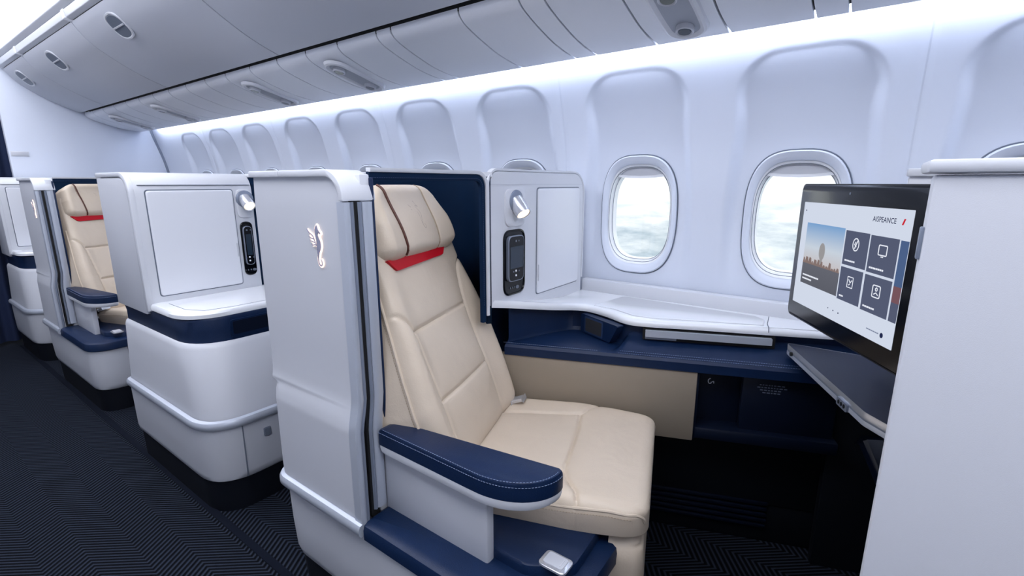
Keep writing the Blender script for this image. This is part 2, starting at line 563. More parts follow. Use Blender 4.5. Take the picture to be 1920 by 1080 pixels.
wall_right = structure('wall_right')
for a, b in zip(JOINT[:-1], JOINT[1:]):
    x0, x1 = b + 0.002, a - 0.002
    nx = max(30, int((x1 - x0) / 0.0065))
    xs = np.linspace(x0, x1, nx)
    zs = np.concatenate([[0.0, 0.4, 0.7], np.concatenate([np.arange(0.78, 1.6, 0.0085), np.arange(1.6, 1.69, 0.004), np.arange(1.69, 1.951, 0.02)])])
    X, Z = np.meshgrid(xs, zs, indexing='ij')
    Y = wall_ys(Z)
    for c in WIN:
        Y = Y + recess_mask(X, Z, c) * (recess_y(Z) - wall_ys(Z))
    de = np.minimum(X - x0, x1 - X)
    Y = Y + 0.004 * np.exp(-(de / 0.010) ** 2)          # rolled panel edge
    bm = bmesh.new()
    V = [[bm.verts.new((X[i, j], Y[i, j], Z[i, j])) for j in range(len(zs))] for i in range(nx)]
    for i in range(nx - 1):
        for j in range(len(zs) - 1):
            mxp, mzp = (xs[i] + xs[i + 1]) / 2, (zs[j] + zs[j + 1]) / 2
            if any((abs(mxp - c) / (WHX * 0.93)) ** 3 + (abs(mzp - WZC) / (WHZ * 0.95)) ** 3 < 1 for c in WIN): continue
            bm.faces.new([V[i][j], V[i + 1][j], V[i + 1][j + 1], V[i][j + 1]])
    finish(bm, 'wall_panel', WALLM, wall_right, angle=50)
# backing behind joints and outer skin
box('wall_backing', XB - 0.1, 1.25, 1.93, 1.96, 0.0, 0.86, WALLM, wall_right, bev=0)
box('wall_backing', XB - 0.1, 1.25, 1.93, 1.96, 1.42, 1.95, WALLM, wall_right, bev=0)
_we = sorted(WIN)
for i in range(len(_we) + 1):
    a = (_we[i - 1] + 0.17) if i else XB - 0.1
    b = (_we[i] - 0.17) if i < len(_we) else 1.25
    box('wall_backing', a, b, 1.93, 1.96, 0.86, 1.42, WALLM, wall_right, bev=0)
for x in JOINT[1:-1]:
    bm = bmesh.new()
    zs = np.linspace(0.0, 1.95, 60)
    pr = [(x - 0.016, 0.0045), (x + 0.016, 0.0045)]
    V = [[bm.verts.new((px, float(wall_ys(z)) + d, z)) for px, d in pr] for z in zs]
    for i in range(len(zs) - 1): bm.faces.new([V[i][0], V[i][1], V[i + 1][1], V[i + 1][0]])
    finish(bm, 'joint_strip', WALLM, wall_right)

def oval(cx, hx, hz, y, zc=WZC, n=64, p=2.9):
    out = []
    for i in range(n):
        t = 2 * math.pi * i / n
        c, s = math.cos(t), math.sin(t)
        out.append((cx + hx * math.copysign(abs(c) ** (2 / p), c), y, zc + hz * math.copysign(abs(s) ** (2 / p), s)))
    return out

GLASS = bpy.data.materials.new('window_pane'); GLASS.use_nodes = True
def _glass():
    nt = GLASS.node_tree; nt.nodes.clear()
    tr = nt.nodes.new('ShaderNodeBsdfTransparent'); tr.inputs[0].default_value = (0.97, 0.985, 0.99, 1)
    gl = nt.nodes.new('ShaderNodeBsdfGlossy'); gl.inputs['Roughness'].default_value = 0.03
    mxs = nt.nodes.new('ShaderNodeMixShader'); mxs.inputs[0].default_value = 0.04
    o = nt.nodes.new('ShaderNodeOutputMaterial')
    nt.links.new(tr.outputs[0], mxs.inputs[1]); nt.links.new(gl.outputs[0], mxs.inputs[2]); nt.links.new(mxs.outputs[0], o.inputs[0])
_glass()

def make_window(cx):
    w = structure('window_1', (cx, 1.85, WZC))
    w.name = 'window_%d' % (WIN.index(cx) + 1)
    MW[w.name] = Matrix.Translation((cx, 1.85, WZC))
    def ry(hz): return 0.0
    # outer bezel: follows the recess, slightly proud
    def tilt(ring):
        return [(x, y + (float(recess_y(z)) - 1.862), z) for x, y, z in ring]
    rings = [tilt(oval(cx, WHX, WHZ, 1.868)), tilt(oval(cx, WHX - 0.001, WHZ - 0.001, 1.853)), tilt(oval(cx, WHX - 0.005, WHZ - 0.005, 1.850)),
             tilt(oval(cx, WHX - 0.014, WHZ - 0.016, 1.853)), tilt(oval(cx, WHX - 0.022, WHZ - 0.030, 1.862)), tilt(oval(cx, WHX - 0.024, WHZ - 0.034, 1.868))]
    loft('window_bezel', rings, WALLM, w, caps=False)
    # the dark groove round the bezel
    g = tilt(oval(cx, WHX + 0.0015, WHZ + 0.0015, 1.8595))
    sweep('bezel_groove', g, circ(0.0022, 6), LATCHD, w, up=(0, 1, 0), closed=True)
    rings = [tilt(oval(cx, WHX - 0.024, WHZ - 0.034, 1.866)), oval(cx, WHX - 0.027, WHZ - 0.040, 1.880), oval(cx, WHX - 0.029, WHZ - 0.043, 1.882),
             oval(cx, WHX - 0.031, WHZ - 0.046, 1.900), oval(cx, WHX - 0.036, WHZ - 0.052, 1.903), oval(cx, WHX - 0.038, WHZ - 0.055, 1.935), oval(cx, WHX + 0.03, WHZ + 0.06, 1.94)]
    loft('inner_reveal', rings, GLOSSW, w, caps=False)
    sweep('seal_ring', oval(cx, WHX - 0.0285, WHZ - 0.0425, 1.882), circ(0.0013, 6), LATCHD, w, up=(0, 1, 0), closed=True)
    sweep('seal_ring', oval(cx, WHX - 0.035, WHZ - 0.051, 1.903), circ(0.0013, 6), LATCHD, w, up=(0, 1, 0), closed=True)
    loft('pane', [oval(cx, WHX - 0.037, WHZ - 0.053, 1.925), oval(cx, WHX - 0.037, WHZ - 0.053, 1.928)], GLASS, w)
    # raised blind: only its bottom edge with the finger lip shows
    zb = WZC + WHZ - 0.078
    pts = []
    o = oval(cx, WHX - 0.030, WHZ - 0.036, 0)
    up_ = [(x, z) for x, y, z in o if z > zb + 0.004]
    up_.sort(key=lambda p: p[0])
    poly = [(up_[0][0], zb)] + up_ + [(up_[-1][0], zb)]
    prism('blind', poly, 'y', 1.893, 1.899, GREY, w)
    lip = [(cx - 0.105, zb + 0.002), (cx - 0.05, zb - 0.004), (cx, zb - 0.006), (cx + 0.05, zb - 0.004), (cx + 0.105, zb + 0.002)]
    sweep('blind_lip', [(x, 1.889, z) for x, z in lip], [(-0.006, -0.004), (0.006, -0.004), (0.006, 0.006), (-0.006, 0.006)], GLOSSW, w, up=(0, 0, 1))
    return w
for c in WIN: make_window(c)

# --- rear bulkhead, curtain, closing walls and ceiling -------------------------------
wall_rear = structure('wall_rear')
box('bulkhead_panel', XB - 0.05, XB, 0.80, 1.92, 0.0, 2.4, WALLM, wall_rear, bev=0.006)
bm = bmesh.new()
sweep_bm(bm, [(XB + 0.006, float(wall_ys(z)) - 0.006, z) for z in np.linspace(0.7, 1.75, 40)], [(-0.010, -0.008), (0.010, -0.008), (0.010, 0.008), (-0.010, 0.008)], up=(0, 1, 0))
finish(bm, 'edge_trim', ALUD, wall_rear)
box('bulkhead_panel', XB - 0.05, XB, YL, -0.55, 0.0, 2.4, WALLM, wall_rear, bev=0.006)
box('header', XB - 0.05, XB, -0.55, 0.80, 2.02, 2.4, WALLM, wall_rear, bev=0.004)
box('wall_galley', XB - 2.2, XB - 2.15, YL, 2.1, 0.0, 2.4, NAVYD, bev=0)['kind'] = 'structure'
box('wall_left', XB - 2.2, XF, YL - 0.05, YL, 0.0, 2.5, WALLM, bev=0)['kind'] = 'structure'
box('wall_front', XF, XF + 0.05, YL, 2.1, 0.0, 2.5, WALLM, bev=0)['kind'] = 'structure'
box('wall_right_forward', 1.2, XF, 1.86, 1.9, 0.0, 2.4, WALLM, bev=0)['kind'] = 'structure'
wc = structure('light_block_centre')  # unseen block added to cut low side light where centre seats would stand
prism('light_block', rrect(-2.2, -0.46, 0.12, 1.27, 0.04, 5), 'x', XB + 0.3, XF - 0.6, GREY, wc)
prism('light_block_kick', [(-2.18, 0.0), (-0.48, 0.0), (-0.48, 0.12), (-2.18, 0.12)], 'x', XB + 0.3, XF - 0.6, KICK, wc)
ceiling = structure('ceiling')
box('ceiling_panel', XB - 2.2, XF, YL, 2.1, 2.42, 2.46, WALLM, ceiling, bev=0)
prof = [(-0.62, 2.30), (-0.5, 2.345), (-0.2, 2.375), (0.2, 2.375), (0.5, 2.345), (0.66, 2.29), (0.66, 2.31), (0.5, 2.365), (0.2, 2.395), (-0.2, 2.395), (-0.5, 2.365), (-0.62, 2.32)]
prism('ceiling_vault', prof, 'x', XB, XF, WALLM, ceiling)
CEILL = emit('ceiling_light', (240, 243, 253), CEILING_STRIP)
ce = thing('ceiling_light', 'long glowing ceiling light strip above the aisle', 'light', (-1.3, 0.0, 2.36))
prism('ceiling_side_glow', [(0.808, 2.152), (0.768, 2.232), (0.68, 2.295), (0.58, 2.335), (0.47, 2.352), (0.47, 2.362), (0.585, 2.346), (0.69, 2.305), (0.780, 2.240), (0.815, 2.165)], 'x', XB + 0.02, XF - 0.2, CEILL, ce)  # ceiling edge made to glow, added so it shows bright white
prism('diffuser', rrect(-0.34, 0.46, 2.345, 2.36, 0.006, 3), 'x', XB + 0.1, XF - 0.2, CEILL, ce)
prism('frame', rrect(-0.36, 0.48, 2.352, 2.368, 0.004, 3), 'x', XB + 0.09, XF - 0.19, WHITE, ce)

cur = thing('curtain', 'dark navy aisle curtain hanging beside the white bulkhead', 'curtain', (XB - 0.08, 0.1, 0.03))
bm = bmesh.new()
ys = np.linspace(-0.6, 0.84, 160); zs = np.linspace(0.03, 2.05, 14)
V = [[bm.verts.new((XB - 0.10 + 0.022 * math.sin(y * 62) + 0.008 * math.sin(y * 23 + 1), y, z)) for z in zs] for y in ys]
for i in range(len(ys) - 1):
    for j in range(len(zs) - 1): bm.faces.new([V[i][j], V[i + 1][j], V[i + 1][j + 1], V[i][j + 1]])
finish(bm, 'cloth', CURTAIN, cur, angle=80)
tube('curtain_rail', [(XB - 0.10, -0.6, 2.07), (XB - 0.10, 0.84, 2.07)], 0.012, ALU, cur, up=(0, 0, 1))
pl = thing('wall_placard', 'small pale placard on the rear bulkhead', 'placard', (XB, 0.84, 1.48))
box('plate', XB, XB + 0.006, 0.815, 0.905, 1.455, 1.482, GREY, pl, bev=0.002)
box('frame', XB, XB + 0.004, 0.810, 0.910, 1.45, 1.487, WHITE, pl, bev=0.002)

# --- overhead bins -----------------------------------------------------------------------
BP = [(0.862, 2.068), (0.885, 2.03), (0.937, 1.972), (1.038, 1.905), (1.143, 1.850), (1.235, 1.815), (1.262, 1.809), (1.272, 1.820)]
BPs = [(p.x, p.y) for p in catmull([(a, b, 0) for a, b in BP], 5)]
BX = [XB + 0.01, -4.60, -3.45, -2.20, -0.92, 0.4, 1.7]
binlab = ['closed overhead bin at the far end, against the bulkhead', 'closed overhead bin second from the bulkhead', 'closed overhead bin third from the bulkhead, over the white console',
          'closed overhead bin above the near beige seat, latch out of view', 'closed overhead bin furthest forward above the near window', 'closed overhead bin beyond the right edge']
for i in range(len(BX) - 1):
    x0, x1 = BX[i] + 0.0035, BX[i + 1] - 0.0035
    if i == 5: continue
    bx_ = thing('overhead_bin', binlab[i], 'overhead bin', ((x0 + x1) / 2, 1.2, 1.9), 'overhead bins')
    inner = [(a + 0.02, b + 0.022) for a, b in BPs]
    prism('door', BPs + list(reversed(inner)), 'x', x0, x1, BINM, bx_, bev=0.006)
    prism('body', [(a + 0.03, b + 0.035) for a, b in BPs] + [(1.66, 1.83), (1.69, 2.2), (0.93, 2.2)], 'x', x0 + 0.002, x1 - 0.002, BINM, bx_)
    # latch on the upper front of the door
    lx = [-4.98, -4.12, -2.99, None, None][i]
    if lx is not None:
        c = Vector((lx, 0.925, 1.984)); t = Vector((0, 0.70, -0.714)).normalized(); n = Vector((0, -0.714, -0.70)).normalized()
        e = Vector((1, 0, 0))
        def fr(a, b, h, c=c, t=t, n=n, e=e): return c + e * a + t * b + n * h
        def ov(hx, hy, h): return [fr(hx * math.copysign(abs(math.cos(q)) ** 0.75, math.cos(q)), hy * math.copysign(abs(math.sin(q)) ** 0.75, math.sin(q)), h) for q in [2 * math.pi * k / 32 for k in range(32)]]
        lt = loft('latch_rim', [ov(0.082, 0.064, -0.002), ov(0.081, 0.063, 0.004), ov(0.074, 0.056, 0.005), ov(0.070, 0.052, 0.002)], WHITE, bx_)
        loft('latch_cup', [ov(0.071, 0.053, 0.002), ov(0.069, 0.051, 0.0045)], LATCHD, lt)
        loft('latch_paddle', [[fr(a, b, 0.003) for a, b in rrect(-0.066, 0.066, -0.004, 0.004, 0.003, 3)], [fr(a, b, 0.008) for a, b in rrect(-0.064, 0.064, -0.003, 0.003, 0.002, 3)]], GREY, lt)
# front rail and crown moulding of the bin row
trim2 = structure('trim_2')
RX = [XB + 0.01, -4.60, -3.45, -2.20, -0.92, 0.4, 1.7]
for a, b in zip(RX[:-1], RX[1:]):
    prism('bin_rail', rpoly([(0.838, 2.080), (0.866, 2.072), (0.872, 2.115), (0.830, 2.118)], 0.006, 3), 'x', a + 0.002, b - 0.002, WHITE, trim2, bev=0.002)
    bmc = (a,)
    prism('rail_bracket', rpoly([(0.834, 2.077), (0.868, 2.068), (0.874, 2.117), (0.827, 2.120)], 0.006, 3), 'x', a - 0.022 if a > XB + 0.1 else a, a + 0.022, GLOSSW, trim2, bev=0.003)
prism('crown_moulding', rpoly([(0.812, 2.140), (0.836, 2.122), (0.86, 2.128), (0.86, 2.20), (0.812, 2.18)], [0.010, 0.004, 0, 0, 0], 4), 'x', XB + 0.01, 1.7, WHITE, trim2)
prism('shadow_gap', [(0.866, 2.07), (0.90, 2.07), (0.90, 2.2), (0.866, 2.13)], 'x', XB + 0.01, 1.7, BLACK, trim2)
# dark slot between doors and service panels
prism('shadow_slot', [(1.2875, 1.7985), (1.292, 1.7985), (1.292, 1.850), (1.268, 1.850), (1.268, 1.842), (1.2875, 1.842)], 'x', XB + 0.14, 1.7, BLACK, trim2)

# --- passenger service panels under the bins -----------------------------------------
SP = [(1.286, 1.8015), (1.292, 1.785), (1.314, 1.767), (1.36, 1.749), (1.42, 1.730), (1.50, 1.709), (1.58, 1.697), (1.655, 1.691)]
SPs = [(p.x, p.y) for p in catmull([(a, b, 0) for a, b in SP], 5)]
SX = [0.75, 0.42, 0.20, -0.096, -0.174, -0.392, -0.615, -0.832, -0.915, -1.152, -1.484, -1.566, -1.809, -2.037, -2.27, -2.522, -2.778, -3.018, -3.27, -3.52, -3.77, -4.02, -4.27, -4.52, -4.77, -5.02, XB + 0.008]
service = structure('ceiling_service_row')
for a, b in zip(SX[:-1], SX[1:]):
    prism('service_panel', SPs + [(1.655, 1.70)] + [(p[0] + 0.003, p[1] + 0.012) for p in reversed(SPs[:-1])], 'x', b + 0.0030, a - 0.0030, PSUM, service, bev=0.0012, seg=1)
prism('panel_backing', [(p[0] + 0.008, p[1] + 0.014) for p in SPs[:-2]] + [(1.64, 1.74), (1.30, 1.84)], 'x', XB + 0.01, 0.75, BLACK, service)
# hidden cove lamp that washes the side wall
COVEM = emit('cove_led', (228, 236, 255), COVE_STRIP)
cv = thing('cove_light', 'cool white light strip behind the lower bin edge washing the window wall', 'light', (-2.2, 1.66, 1.75))
prism('led_strip', [(1.664, 1.735), (1.676, 1.735), (1.676, 1.775), (1.664, 1.775)], 'x', XB + 0.16, 1.15, COVEM, cv)
prism('channel', [(1.645, 1.73), (1.662, 1.73), (1.662, 1.78), (1.682, 1.78), (1.682, 1.785), (1.645, 1.785)], 'x', XB + 0.02, 1.15, WHITE, cv)

def pod(x, label, two=True, y=1.455, L=0.145):
    z = 1.7215
    c = Vector((x, y, z)); t = Vector((0, 0.972, -0.235)).normalized(); n = Vector((0, -0.235, -0.972)).normalized(); e = Vector((1, 0, 0))
    fr = lambda a, b, h: c + e * a + t * b + n * h
    p = thing('reading_light_pod', label, 'reading light', tuple(c), 'reading light pods under the bins')
    def pill(hx, hy, h, nn=40):
        out = []
        for k in range(nn):
            q = 2 * math.pi * k / nn
            cx, sy = math.cos(q), math.sin(q)
            out.append(fr(hx * cx, (hy - hx) * (1 if sy > 0 else -1) * min(1, abs(sy) * 3) + hx * sy, h))
        return out
    loft('housing', [pill(0.066, L + 0.005, -0.002), pill(0.062, L, 0.010), pill(0.054, L - 0.008, 0.014), pill(0.046, L - 0.016, 0.011), pill(0.040, L - 0.026, 0.004)], WHITE, p)
    loft('recess', [pill(0.043, L - 0.02, 0.0075), pill(0.036, L - 0.03, 0.0082)], PODIN, p)
    for s in ((-1, 1) if two else (1,)):
        b0 = s * (L - 0.062)
        ring = lambda r, h: [fr(r * math.cos(q), b0 + r * math.sin(q), h) for q in [2 * math.pi * k / 24 for k in range(24)]]
        lm = loft('lamp_barrel', [ring(0.027, 0.006), ring(0.026, 0.022), ring(0.023, 0.024), ring(0.020, 0.021)], GREY, p)
        loft('lens', [ring(0.020, 0.020), ring(0.018, 0.0225)], SCREEND, lm)
    return p
pod(-0.49, 'round reading light pod above the near windows, cut by the top edge')
pod(-1.925, 'reading light pod with two lamps above the near beige seat')
pod(-2.655, 'reading light pod next behind the one over the beige seat')
pod(-3.9, 'far reading light pod second from the bulkhead')
pod(-4.75, 'furthest reading light pod beside the bulkhead')

# ================================================================== AISLE SHELL WITH SEAT PLINTH (near row)
SHELL_G = 'aisle seat shells'
def make_shell():
    R = thing('privacy_shell', 'white privacy shell with glowing seahorse emblem around the near beige seat', 'seat shell', (-1.1, 0.7, 0.0), SHELL_G)
    xr, xf = -1.335, -0.925
    zt = 1.283
    # outer panel, kinked: upper face at Y .652, lower swelling to .634
    prof_yz = [(0.655, zt - 0.016), (0.652, 1.20), (0.651, 0.735), (0.648, 0.715), (0.639, 0.675), (0.635, 0.65), (0.634, 0.42), (0.637, 0.400)]
    def front_x(z):
        r = 0.060; d = z - (zt - 0.016 - r)
        return (xf - 0.014) - (r - math.sqrt(max(0, r * r - d * d)) if d > 0 else 0)
    zs = list(np.linspace(zt - 0.016, zt - 0.078, 9)) + list(np.linspace(1.18, 0.74, 6)) + list(np.linspace(0.72, 0.63, 12)) + [0.55, 0.45, 0.41]
    rings = []
    zz = [p[1] for p in reversed(prof_yz)]; yy = [p[0] for p in reversed(prof_yz)]
    for z in zs:
        y = float(np.interp(z, zz, yy)); fx = front_x(z)
        # plan: rounded rear corner
        rr = 0.012 if z > 0.70 else 0.05
        plan = [(fx, y), (fx, y + 0.03)]
        arc = [(xr + rr - rr * math.sin(q), y + rr - rr * math.cos(q)) for q in np.linspace(0, math.pi / 2, 6)]
        rings.append([(fx, y + 0.03, z), (fx, y, z)] + [(a, b, z) for a, b in arc] + [(xr, y + 0.09, z), (xr + 0.02, y + 0.09, z)])
    loft('outer_panel', rings, GREY, R, angle=40)
    # inner core and rear wall
    box('inner_panel', xr + 0.01, xf - 0.012, 0.70, 0.728, 0.40, zt - 0.012, WHITE, R, bev=0.004)
    # slot behind the door edge
    box('door_slot', xr + 0.02, xf - 0.006, 0.668, 0.692, 0.405, zt - 0.07, BLACK, R, bev=0)
    # top cap: arch over top edge and front corner
    cap = [(xr, zt - 0.002)] + [(x, zt - 0.002) for x in np.linspace(xr + 0.05, xf - 0.07, 4)] + \
          [(xf - 0.07 + 0.066 * math.sin(q), zt - 0.068 + 0.066 * math.cos(q)) for q in np.linspace(0.12, math.pi / 2, 12)] + [(xf - 0.004, zt - 0.072)]
    out = [(p[0], p[1]) for p in cap]
    inn = [(xr, zt - 0.018)] + [(x, zt - 0.018) for x in np.linspace(xr + 0.05, xf - 0.07, 4)] + \
          [(xf - 0.07 + 0.050 * math.sin(q), zt - 0.068 + 0.050 * math.cos(q)) for q in np.linspace(0.12, math.pi / 2, 12)] + [(xf - 0.020, zt - 0.072)]
    # split in two pieces with a fine joint
    k = 3
    prism('top_cap', out[:k] + list(reversed(inn[:k])), 'y', 0.646, 0.736, WHITE, R, bev=0.003)
    g = 0.0015
    o2 = [(out[k - 1][0] + g, out[k - 1][1])] + out[k:]; i2 = [(inn[k - 1][0] + g, inn[k - 1][1])] + inn[k:]
    prism('corner_cap', o2 + list(reversed(i2)), 'y', 0.646, 0.736, WHITE, R, bev=0.003)
    # front edge trims (aluminium) either side of the slot, kinked like the panel
    def trim(name, y0, y1, d, m, ztop, zbot, kink=0.015):
        zs = [ztop, 0.735, 0.715, 0.675, 0.65, zbot]
        offs = [0, 0, -kink * 0.2, -kink * 0.75, -kink, -kink]
        rings = []
        for z, o in zip(zs, offs):
            rings.append([(xf - 0.03, y0 + o, z), (xf - d, y0 + o, z), (xf, y0 + o + 0.004, z), (xf, y1 + o - 0.004, z), (xf - d, y1 + o, z), (xf - 0.03, y1 + o, z)])
        loft(name, rings, m, R)
    trim('edge_trim', 0.648, 0.664, 0.003, ALU, zt - 0.074, 0.405)
    trim('edge_trim', 0.664, 0.6745, 0.005, ALUD, zt - 0.074, 0.405)
    trim('door_edge', 0.685, 0.696, 0.005, ALUD, zt - 0.074, 0.425, 0.011)
    trim('door_edge', 0.696, 0.724, 0.003, ALU, zt - 0.074, 0.425, 0.011)
    box('lining_edge', xf - 0.03, xf - 0.004, 0.725, 0.733, 0.42, zt - 0.02, NAVY, R, bev=0.003)
    # bumper rail around the foot of the shell
    yb = 0.634
    path = [(xr - 0.004, 0.86), (xr - 0.004, yb + 0.055)] + [(xr - 0.004 + 0.055 - 0.055 * math.cos(q), yb + 0.055 - 0.055 * math.sin(q)) for q in np.linspace(0.15, math.pi / 2, 8)] + [(-1.15, yb), (xf - 0.002, yb)]
    sweep('bumper_rail', [(a, b, 0.392) for a, b in path], [(-0.004, -0.020), (0.008, -0.018), (0.013, -0.010), (0.013, 0.004), (0.008, 0.013), (-0.004, 0.017)], ALU, R)
    # white plinth below, running forward under the seat
    xe = -0.385
    def plan(off, x_end=xe, r2=0.10):
        return rpoly([(xr + off, 1.02), (xr + off, 0.640 + off), (x_end - off, 0.640 + off), (x_end - off, 1.02)], [0, 0.07, r2, 0], 8)
    rings = [[(a, b, z) for a, b in plan(o)] for z, o in ((0.372, 0.0), (0.25, 0.002), (0.16, 0.006), (0.135, 0.012), (0.128, 0.02))]
    loft('plinth_panel', rings, GREY, R)
    loft('kick_plate', [[(a, b, z) for a, b in plan(o)] for z, o in ((0.13, 0.016), (0.0, 0.022))], KICK, R)
    box('panel_joint', xe - 0.006, xe + 0.0012, 0.80, 0.803, 0.14, 0.36, BLACK, R, bev=0)
    # navy ledge on the plinth
    def led(off): return rpoly([(xf + 0.001, 1.0), (xf + 0.001, 0.632 + off), (xe + 0.012 - off, 0.632 + off), (xe + 0.012 - off, 1.0)], [0, 0.002, 0.11, 0], 8)
    loft('ledge', [[(a, b, z) for a, b in led(o)] for z, o in ((0.362, 0.004), (0.366, 0.0), (0.392, 0.0), (0.404, 0.004), (0.410, 0.014), (0.411, 0.03))], NAVY, R)
    # raised storage lid with a push button
    lid = rpoly([(-0.90, 0.745), (-0.50, 0.738), (-0.412, 0.80), (-0.420, 0.955), (-0.90, 0.90)], [0.01, 0.06, 0.03, 0.02, 0.01], 5)
    def sc_(p, k): 
        cx = sum(q[0] for q in p) / len(p); cy = sum(q[1] for q in p) / len(p)
        return [(cx + (a - cx) * k, cy + (b - cy) * k) for a, b in p]
    loft('storage_lid', [[(a, b, z) for a, b in sc_(lid, k)] for z, k in ((0.408, 1.0), (0.428, 1.0), (0.435, 0.985), (0.438, 0.95))], NAVY, R)
    bt = loft('button_bezel', [[(a, b, z) for a, b in rrect(-0.483, -0.417, 0.758, 0.806, 0.012, 5)] for z in (0.437, 0.442)] + [[(a, b, 0.4435) for a, b in rrect(-0.481, -0.419, 0.760, 0.804, 0.011, 5)]], CHROME, R)
    loft('button', [[(a, b, z) for a, b in rrect(-0.474, -0.426, 0.765, 0.799, 0.006, 4)] for z in (0.442, 0.446)], GREY, bt)
    box('button_mark', -0.435, -0.433, 0.771, 0.793, 0.446, 0.4468, WHITE, bt, bev=0)
    # armrest on its panel
    box('armrest_panel', xf - 0.01, -0.588, 0.716, 0.742, 0.405, 0.592, GREY, R, bev=0.006)
    arm = [(xf + 0.002, 0.698), (xf + 0.006, 0.694), (-0.75, 0.692), (-0.62, 0.690)] + [(-0.60 + 0.148 * math.sin(q), 0.800 - 0.110 * math.cos(q)) for q in np.linspace(0.08, math.pi / 2, 14)] + [(-0.454, 0.812), (-0.462, 0.816), (xf + 0.006, 0.748), (xf + 0.002, 0.744)]
    loft('armrest_shell', [[(a, b, z) for a, b in sc_(arm, k)] for z, k in ((0.582, 0.94), (0.586, 0.975), (0.597, 0.992), (0.604, 0.992))], WHITE, R)
    loft('armrest_pad', [[(a, b, z) for a, b in sc_(arm, k)] for z, k in ((0.604, 0.995), (0.607, 1.0), (0.634, 1.0), (0.642, 0.994), (0.647, 0.978), (0.649, 0.94))], NAVY, R)
    top = [p for p in sc_(arm, 0.955)]
    i0 = 5
    edge = [Vector((a, b, 0.6485)) for a, b in top[1:-3]]
    stitches('stitching', edge, STITCH, R, kind='stuff')
    edge2 = [Vector((a, b, 0.6375)) for a, b in sc_(arm, 1.002)[1:-3]]
    stitches('stitching', edge2, STITCH, R, kind='stuff')
    # navy lining round the back of the seat
    plan_l = catmull([(-0.95, 1.180, 0), (-1.04, 1.262, 0), (-1.13, 1.325, 0), (-1.205, 1.325, 0), (-1.262, 1.26, 0), (-1.283, 1.15, 0), (-1.288, 1.0, 0), (-1.290, 0.735, 0)], 6)
    rings = []
    for p in plan_l: rings.append(p)
    bm = bmesh.new()
    zs = [0.0, 0.5, 0.95, 0.98, 1.0]
    zlow = lambda p: 0.80 if (p.y > 1.24 or p.x > -1.05) else 0.45
    V = [[bm.verts.new((p.x, p.y, zlow(p) + (1.271 - zlow(p)) * z)) for z in zs] for p in rings]
    for i in range(len(V) - 1):
        for j in range(len(zs) - 1): bm.faces.new([V[i][j], V[i + 1][j], V[i + 1][j + 1], V[i][j + 1]])
    bmesh.ops.recalc_face_normals(bm, faces=bm.faces)
    lo = finish(bm, 'back_lining', NAVYF, R)
    sm = lo.modifiers.new('thick', 'SOLIDIFY'); sm.thickness = 0.018; sm.offset = 0
    # white rim that crowns the lining
    sweep('lining_rim', [(p.x, p.y, 1.2755) for p in plan_l], [(-0.014, -0.006), (0.014, -0.006), (0.014, 0.006), (0.008, 0.009), (-0.008, 0.009), (-0.014, 0.006)], WHITE, R)
    arc = [(1.128 + 0.046 * math.sin(q), 1.2355 + 0.046 * math.cos(q)) for q in np.linspace(0, math.pi / 2, 9)]
    op = [(0.738, 1.2815)] + arc + [(1.174, 0.83)]
    sweep('opening_rim', [(-0.953, a, b) for a, b in op], [(-0.005, -0.008), (0.005, -0.008), (0.005, 0.006), (0.002, 0.008), (-0.005, 0.008)], WHITE, R, up=(1, 0, 0))
    arc2 = [(1.128 + 0.032 * math.sin(q), 1.2355 + 0.032 * math.cos(q)) for q in np.linspace(0, math.pi / 2, 9)]
    ob = [(0.738, 1.2675)] + arc2 + [(1.160, 0.81)]
    sweep('lining_border', [(-0.956, a, b) for a, b in ob], [(-0.010, -0.006), (0.010, -0.006), (0.010, 0.004), (0.006, 0.006), (-0.006, 0.006), (-0.010, 0.004)], NAVYF, R, up=(1, 0, 0))
    stitches('stitching', [Vector((-0.9496, a, b)) for a, b in [(0.738, 1.2635)] + [(1.128 + 0.028 * math.sin(q), 1.2355 + 0.028 * math.cos(q)) for q in np.linspace(0, math.pi / 2, 9)] + [(1.156, 0.86)]], mat('navy_stitch', (46, 62, 96), 0.7), R, kind='stuff')
    # glowing emblem on the aisle face
    fr = lambda a, b, h: (-1.048 + a, 0.652 - h, 1.106 + b)
    emblem(fr, 0.098, R, EMBLEM, GLOW, lift=0.004)
    return R
shell = make_shell()

